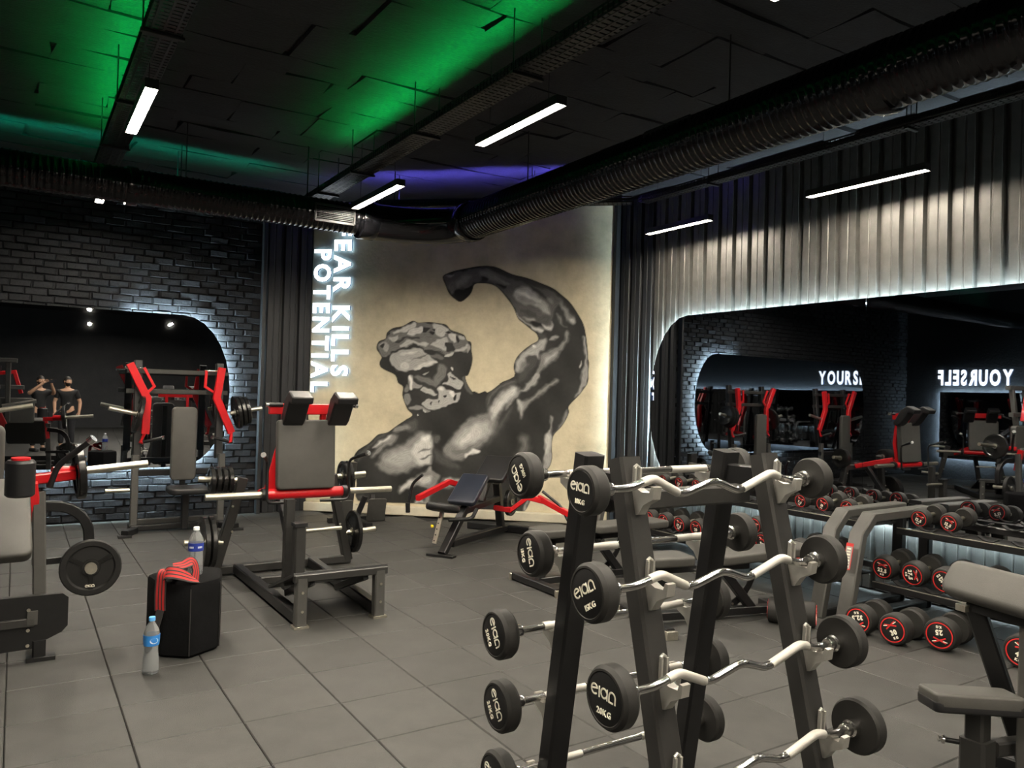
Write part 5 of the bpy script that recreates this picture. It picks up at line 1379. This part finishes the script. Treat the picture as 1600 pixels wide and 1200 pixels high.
B().beam((3.56, 1.78, 0.79), (3.50, 1.36, 0.79), 0.05, 0.04).build('pad_support', 'black_frame', pb)
B().beam((3.64, 1.66, 0.40), (3.53, 1.46, 0.40), 0.05, 0.04).build('cross_beam', 'satin_steel', pb)

# ================================================================== SMALL THINGS
# ---- black upholstered block
BH = 0.455
foot = [(0.735, 5.42), (0.775, 5.13), (0.93, 5.01), (1.13, 5.13), (1.20, 5.42), (0.98, 5.60)]
cx, cy = 0.95, 5.28
blk = thing('upholstered_block', 'low faceted black velvet block standing on the floor', 'stool', loc=(cx, cy, 0))
def rounded_prism(poly, z0, z1, r, org):
    b = MB(org); n = len(poly)
    ring = []
    pp = catmull(poly, 1)
    # corner rounding: two points per corner
    P = []
    for i in range(n):
        a, c, d = Vector(poly[i-1]), Vector(poly[i]), Vector(poly[(i+1) % n])
        P += [c+(a-c).normalized()*r, c+((a-c).normalized()+(d-c).normalized())*r*0.28, c+(d-c).normalized()*r]
    cen = sum(P, Vector((0, 0)))/len(P)
    prof = [(0.02, z0), (0.0, z0+0.02), (0.0, z1-r), (r*0.3, z1-r*0.3), (r, z1)]
    vs = []
    for ins, z in prof:
        for p in P:
            d = (p-cen); q = cen+d*(1-ins/d.length); vs.append((q.x, q.y, z))
    m_ = len(P); fs = []
    for i in range(len(prof)-1):
        for k in range(m_): fs.append([i*m_+k, i*m_+(k+1) % m_, (i+1)*m_+(k+1) % m_, (i+1)*m_+k])
    fs += [list(range(m_-1, -1, -1)), list(range((len(prof)-1)*m_, len(prof)*m_))]
    b.add(vs, fs); return b
rounded_prism(foot, 0.0, BH, 0.03, (cx, cy, 0)).build('body', 'pouf', blk, ang=24)
seam = MB((cx, cy, 0))
for x, y in (foot[1], foot[2], foot[3]):
    d = Vector((x-cx, y-cy)).normalized()*0.002
    seam.tube([(x*0.985+cx*0.015+d.x, y*0.985+cy*0.015+d.y, 0.02), (x*0.985+cx*0.015+d.x, y*0.985+cy*0.015+d.y, BH-0.03)], 0.003, 6)
seam.build('seam', 'strap_black', blk)

# ---- striped wrist wraps heaped on the block
wr = thing('wrist_wrap', 'heap of red and black striped lifting wraps on the black block', 'strap', loc=(0.86, 5.16, BH))
def band(path, nrm, w, mats, name, org):
    """striped woven band: five strips side by side along a path"""
    P = [Vector(p) for p in path]
    Q = []
    for i in range(len(P)-1):
        p0, p1, p2, p3 = P[max(i-1, 0)], P[i], P[i+1], P[min(i+2, len(P)-1)]
        for k in range(5):
            t = k/5; Q.append(0.5*((2*p1)+(-p0+p2)*t+(2*p0-5*p1+4*p2-p3)*t*t+(-p0+3*p1-3*p2+p3)*t**3))
    Q.append(P[-1]); n = len(Q)
    Nn = [Vector(a) for a in nrm]
    def nv(i):
        f = i/(n-1)*(len(Nn)-1); k = min(int(f), len(Nn)-2); return Nn[k].lerp(Nn[k+1], f-k).normalized()
    cols = [0, 1, 0, 1, 0, 1, 0]
    for j, (m_) in enumerate(['strap_black', 'strap_red', 'strap_black', 'strap_red', 'strap_black', 'strap_red', 'strap_black']):
        b = MB(org); wj = [0.10, 0.19, 0.10, 0.19, 0.10, 0.19, 0.13]
        tot = sum(wj); a0 = sum(wj[:j])/tot-0.5; a1 = sum(wj[:j+1])/tot-0.5
        vs = []; fs = []
        for i in range(n):
            t = (Q[min(i+1, n-1)]-Q[max(i-1, 0)]).normalized(); nn = nv(i); s_ = t.cross(nn).normalized(); nn = s_.cross(t)
            for a in (a0, a1):
                vs += [Q[i]+s_*(a*w)+nn*0.0025, Q[i]+s_*(a*w)-nn*0.0025]
        for i in range(n-1):
            k = i*4; l = k+4
            fs += [[k, l, l+2, k+2], [k+1, k+3, l+3, l+1], [k, k+1, l+1, l], [k+2, l+2, l+3, k+3]]
        fs += [[0, 2, 3, 1], [(n-1)*4, (n-1)*4+1, (n-1)*4+3, (n-1)*4+2]]
        b.add(vs, fs); b.build('stripe', m_, wr, ang=60)
WO = (0.86, 5.16, BH)
z = BH
band([(0.93, 5.22, z+.006), (0.86, 5.16, z+.03), (0.80, 5.12, z+.075), (0.775, 5.09, z+.06), (0.768, 5.075, z-.02), (0.766, 5.065, z-.10), (0.768, 5.06, z-.15)],
     [(0, 0, 1), (0, -.3, 1), (-.3, -.4, .8), (-.8, -.6, .2), (-.7, -.7, 0), (-.7, -.7, 0), (-.7, -.7, 0)], 0.075, None, 'strap', WO)
band([(0.79, 5.14, z+.03), (0.80, 5.06, z+.075), (0.86, 5.03, z+.07), (0.93, 5.05, z+.035), (0.97, 5.08, z+.012)],
     [(-1, 0, .3), (-.3, -.8, .6), (.1, -.8, .6), (.3, -.6, .8), (.2, -.4, 1)], 0.08, None, 'strap', WO)
band([(0.84, 5.10, z+.10), (0.90, 5.10, z+.105), (0.955, 5.13, z+.115), (0.975, 5.12, z+.06), (0.965, 5.09, z+.012)],
     [(-.2, -.5, 1), (0, -.6, 1), (.5, -.6, .6), (.7, -.6, .3), (.6, -.7, .3)], 0.07, None, 'strap', WO)
MB(WO).path_beam([(0.768, 5.055, z-.145), (0.757, 5.05, z-.19), (0.745, 5.045, z-.235)], 0.05, 0.004, up=(-.7, -.7, 0)).build('strap_end', 'strap_black', wr)

# ---- water bottles
def bottle(loc, H, R, label, cap_m, lab_m, h0, h1, wave, water_h):
    t = thing('water_bottle', label, 'bottle', loc=loc)
    s_ = H/0.32
    prof = [(R*0.2, 0.004), (R*0.86, 0.0), (R*0.98, 0.01), (R, 0.03*s_)]
    k = 0.03*s_
    while k < H*0.64:
        w_ = wave(k/H)
        prof.append((R*w_*(1.0 if int(k/0.012) % 2 else 0.965), k)); k += 0.012
    prof += [(R*wave(0.66), H*0.66), (R*0.99, H*0.70), (R*0.90, H*0.76), (R*0.68, H*0.83), (R*0.42, H*0.89), (R*0.34, H*0.915), (R*0.34, H*0.945)]
    MB().lathe(prof, (0, 0, 0), (0, 0, 1), 28).build('shell', 'clear_plastic', t, ang=60)
    wp = [(max(r-0.0015, 0.002), max(h, 0.003)) for r, h in prof if h <= water_h]
    MB().lathe(wp, (0, 0, 0.001), (0, 0, 1), 28).build('water', 'water', t, ang=60)
    lp = [(R*wave(h0/H)+0.0012, h0), (R*wave((h0+h1)/2/H)+0.0012, (h0+h1)/2), (R*wave(h1/H)+0.0012, h1)]
    lb = MB().lathe([(a-0.0008, b) for a, b in lp]+lp[::-1], (0, 0, 0), (0, 0, 1), 28, closed=True).build('paper_label', lab_m, t, ang=60)
    MB().lathe([(R*0.36, H*0.93), (R*0.40, H*0.932), (R*0.40, H*0.992), (R*0.36, H)], (0, 0, 0), (0, 0, 1), 24).build('cap', cap_m, t)
    return t, lb
tall = bottle((0.70, 4.88, 0), 0.325, 0.044, 'tall water bottle with blue cap and sky blue label on the floor by the block', 'cap_blue', 'label_sky', 0.165, 0.225, lambda f: 1.0-0.16*math.exp(-((f-0.42)/0.10)**2), 0.245)
sq = bottle((1.00, 5.27, BH), 0.305, 0.046, 'clear water bottle with white cap and navy label standing on the black block', 'cap_white', 'label_navy', 0.155, 0.205, lambda f: 1.0-0.04*math.exp(-((f-0.45)/0.06)**2), 0.20)
ca = math.atan2(-4.88, -0.70)
def patch(parent, R, z, a_mid, da, dz, m_):
    b = MB(); vs = []; n = 16
    for k in range(n):
        a = 2*math.pi*k/n; q = a_mid+da*math.cos(a); vs.append(((R)*math.cos(q), (R)*math.sin(q), z+dz*math.sin(a)))
    b.add(vs, [list(range(n))]); b.build('label_oval', m_, parent)
patch(tall[1], 0.0452, 0.195, ca+0.35, 0.55, 0.016, 'cap_white')
def bars(parent, R, z, a_mid, n, m_):
    b = MB()
    for k in range(n):
        a = a_mid+(k-(n-1)/2)*0.16
        b.box((R*math.cos(a), R*math.sin(a), z), (0.0012, 0.0045, 0.012), Matrix.Rotation(a, 3, 'Z'))
    b.build('label_print', m_, parent)
bars(tall[1], 0.0455, 0.195, ca+0.35, 4, 'label_sky')
bars(sq[1], 0.0478, 0.180, math.atan2(-5.27, -1.0)+0.55, 4, 'cap_white')
bars(sq[1], 0.0478, 0.180, math.atan2(-5.27, -1.0)-0.6, 4, 'cap_white')

# ---- the photographer and a companion, seen only in the brick wall mirror
def skin_mesh(name, nodes, edges, mats, levels=2):
    me = bpy.data.meshes.new(name); me.from_pydata([n[0] for n in nodes], edges, [])
    ob = bpy.data.objects.new(name, me); COL.objects.link(ob)
    ob.modifiers.new('skin', 'SKIN'); ob.modifiers['skin'].use_smooth_shade = True
    for i, n in enumerate(nodes):
        sv = me.skin_vertices[0].data[i]; r = n[1]; sv.radius = (r if isinstance(r, tuple) else (r, r)); sv.use_root = (i == 0)
    sb = ob.modifiers.new('sub', 'SUBSURF'); sb.levels = levels; sb.render_levels = levels
    dg = bpy.context.evaluated_depsgraph_get()
    out = bpy.data.meshes.new_from_object(ob.evaluated_get(dg)); out.name = name
    bpy.data.objects.remove(ob); bpy.data.meshes.remove(me)
    out.materials.clear(); out.materials.append(MATS[mats])
    for p in out.polygons: p.material_index = 0; p.use_smooth = True
    return out
def person(label, loc, rz, arms, head_turn=0.0):
    """faces local +y; arms: for each side (shoulder->elbow->wrist) points"""
    t = thing('person', label, 'person', loc=loc, rot=(0, 0, rz))
    N = [((0, 0, 0.95), (0.15, 0.11)), ((0, 0.0, 1.12), (0.135, 0.10)), ((0, 0.01, 1.30), (0.16, 0.115)), ((0, 0, 1.42), (0.12, 0.085)), ((0, 0.0, 1.50), 0.055), ((0, 0.02, 1.57), 0.058)]
    E = [(0, 1), (1, 2), (2, 3), (3, 4), (4, 5)]
    def chain(root, pts):
        k = root
        for p, r in pts: N.append((p, r)); E.append((k, len(N)-1)); k = len(N)-1
        return k
    wrists = []
    for s_, (el, wr_) in zip((-1, 1), arms):
        sh = (s_*0.185, 0, 1.41)
        mid = tuple((a+b)/2 for a, b in zip(sh, el)); fm_ = tuple((a*0.6+b*0.4) for a, b in zip(el, wr_))
        k = chain(3, [(sh, 0.062), (mid, 0.052), (el, 0.042), (fm_, 0.041), (wr_, 0.026)])
        d = (Vector(wr_)-Vector(el)).normalized(); w_ = Vector(wr_)
        palm = w_+d*0.055
        kp = chain(k, [(tuple(palm), (0.036, 0.020))])
        side = d.cross(Vector((0, 1, 0.2))).normalized()
        for q, ln in ((-0.030, .058), (-0.010, .070), (0.010, .066), (0.030, .050)):
            b0 = palm+side*q+d*0.025; b1 = b0+d*ln*0.5+Vector((0, .012, 0)); b2 = b1+d*ln*0.4+Vector((0, .018, 0))
            chain(kp, [(tuple(b0), 0.0095), (tuple(b1), 0.009), (tuple(b2), 0.007)])
        th = w_+d*0.02+side*(0.034*-s_); chain(k, [(tuple(th), 0.011), (tuple(th+d*0.03+side*(0.016*-s_)), 0.010), (tuple(th+d*0.055+side*(0.016*-s_)), 0.008)])
    for s_ in (-1, 1):
        chain(0, [((s_*0.095, 0, 0.88), (0.095, 0.10)), ((s_*0.11, 0.01, 0.50), 0.062), ((s_*0.115, -0.01, 0.30), 0.058), ((s_*0.12, -0.01, 0.09), 0.038), ((s_*0.125, 0.10, 0.04), (0.04, 0.03)), ((s_*0.13, 0.16, 0.03), (0.035, 0.022))])
    body = put('body', skin_mesh('body', N, E, 'skin'), t)
    # head: egg shape with nose, ears, jaw
    hd = MB()
    bm = bmesh.new(); bmesh.ops.create_uvsphere(bm, u_segments=24, v_segments=18, radius=1.0)
    for v in bm.verts:
        x, y, z = v.co
        w_ = 0.078*(1-0.22*max(0, -z)); dpt = 0.098
        yy = y*dpt; zz = z*0.122
        if y > 0.2 and z < 0: yy += 0.010*(-z)
        if y > 0.75 and abs(x) < 0.25 and -0.35 < z < 0.12: yy += 0.022*(1-abs(x)/0.25)*(0.12-z)/0.47
        if y > 0.6 and 0.05 < z < 0.25 and 0.15 < abs(x) < 0.55: yy -= 0.008
        if y > 0.7 and -0.62 < z < -0.5 and abs(x) < 0.4: yy -= 0.004
        v.co = (x*w_, yy, zz)
    bm.verts.index_update()
    hd.add([Matrix.Rotation(head_turn, 3, 'Z') @ v.co+Vector((0, 0.035, 1.665)) for v in bm.verts], [[v.index for v in f.verts] for f in bm.faces]); bm.free()
    RT = Matrix.Rotation(head_turn, 3, 'Z'); HC = Vector((0, 0.035, 1.665))
    for s_ in (-1, 1): hd.lathe([(0.004, 0), (0.026, 0.004), (0.028, 0.012), (0.014, 0.018)], HC+RT @ Vector((s_*0.070, -0.01, -0.005)), RT @ Vector((s_, -0.2, 0)), 12)
    head = hd.build('head', 'skin', t, ang=180)
    hair = MB(); bm = bmesh.new(); bmesh.ops.create_uvsphere(bm, u_segments=20, v_segments=14, radius=1.0)
    hv = [v for v in bm.verts]; bm.verts.index_update()
    vs = []
    for v in hv:
        x, y, z = v.co; lim = 0.35 if y > 0.3 else -0.35
        z2 = max(z, lim); vs.append(RT @ Vector((x*0.084, y*0.104-0.004, z2*0.130))+HC)
    hair.add(vs, [[v.index for v in f.verts] for f in bm.faces]); bm.free()
    hair.build('hair', 'hair', t, ang=180)
    bd = MB(); bm = bmesh.new(); bmesh.ops.create_uvsphere(bm, u_segments=20, v_segments=14, radius=1.0); bm.verts.index_update(); vs = []
    for v in bm.verts:
        x, y, z = v.co; z2 = min(z, -0.30); y2 = max(y, -0.05)
        vs.append(RT @ Vector((x*0.074, y2*0.106+0.004, z2*0.128))+HC)
    bd.add(vs, [[v.index for v in f.verts] for f in bm.faces]); bm.free()
    bd.build('beard', 'hair', t, ang=180)
    for s_ in (-1, 1):
        e = MB(); e.lathe([(0.001, 0), (0.008, 0.002), (0.010, 0.005), (0.001, 0.010)], HC+RT @ Vector((s_*0.030, 0.080, 0.012)), RT @ Vector((0, 1, 0)), 10); e.build('eye', 'print_white', head)
    # shirt and trousers follow the body
    NS = [((0, 0, 0.86), (0.165, 0.125)), (N[1][0], (0.152, 0.117)), (N[2][0], (0.178, 0.132)), (N[3][0], (0.138, 0.10))]; ES = [(0, 1), (1, 2), (2, 3)]
    for s_, (el, wr_) in zip((-1, 1), arms):
        sh = Vector((s_*0.185, 0, 1.41)); m_ = sh.lerp(Vector(el), 0.72)
        NS += [(tuple(sh), 0.078), (tuple(m_), 0.066)]; ES += [(3, len(NS)-2), (len(NS)-2, len(NS)-1)]
    put('shirt', skin_mesh('shirt', NS, ES, 'shirt'), t)
    NT = [((0, 0, 1.00), (0.150, 0.115))]; ET = []
    for s_ in (-1, 1):
        k = len(NT); NT += [((s_*0.10, 0, 0.86), (0.108, 0.112)), ((s_*0.11, 0.01, 0.50), 0.078), ((s_*0.118, -0.01, 0.12), 0.064)]; ET += [(0, k), (k, k+1), (k+1, k+2)]
    put('trousers', skin_mesh('trousers', NT, ET, 'trousers'), t)
    for s_ in (-1, 1):
        sh = MB(); sh.pad((s_*0.125, 0.07, 0.045), (0.105, 0.29, 0.09), None, 0.05, 0.03); sh.build('shoe', 'shoe', t)
    return t, head
# photographer: holds the phone up before the face with both hands
pr = (-_f[0], -_f[1])
ph, hd_ = person('person in black shirt and dark trousers holding up a phone in both hands', (pr[0]*0.60+0.02, pr[1]*0.60, 0.0), -YAW,
                 [((-0.30, 0.10, 1.36), (-0.105, 0.29, 1.60)), ((0.30, 0.10, 1.36), (0.105, 0.29, 1.60))])
tp = MB((0, 0, 0))
phone = MB(); phone.pad((0, 0, 0), (0.155, 0.075, 0.008), Matrix(((1, 0, 0), (0, 0, -1), (0, 1, 0))), 0.012, 0.003)
po = phone.build('phone', 'phone')
po.location = (pr[0]*0.035, pr[1]*0.035, CAM_H-0.015); po.rotation_euler = (0, 0, -YAW)
tag(po, 'dark phone held up in front of the face by the person in black', 'phone')
person('person in black shirt standing behind the photographer with one arm hanging down', (0.26, -1.15, 0.0), 0.12,
       [((-0.27, 0.03, 1.16), (-0.24, 0.16, 0.95)), ((0.28, -0.02, 1.15), (0.27, 0.06, 0.90))], -0.9)
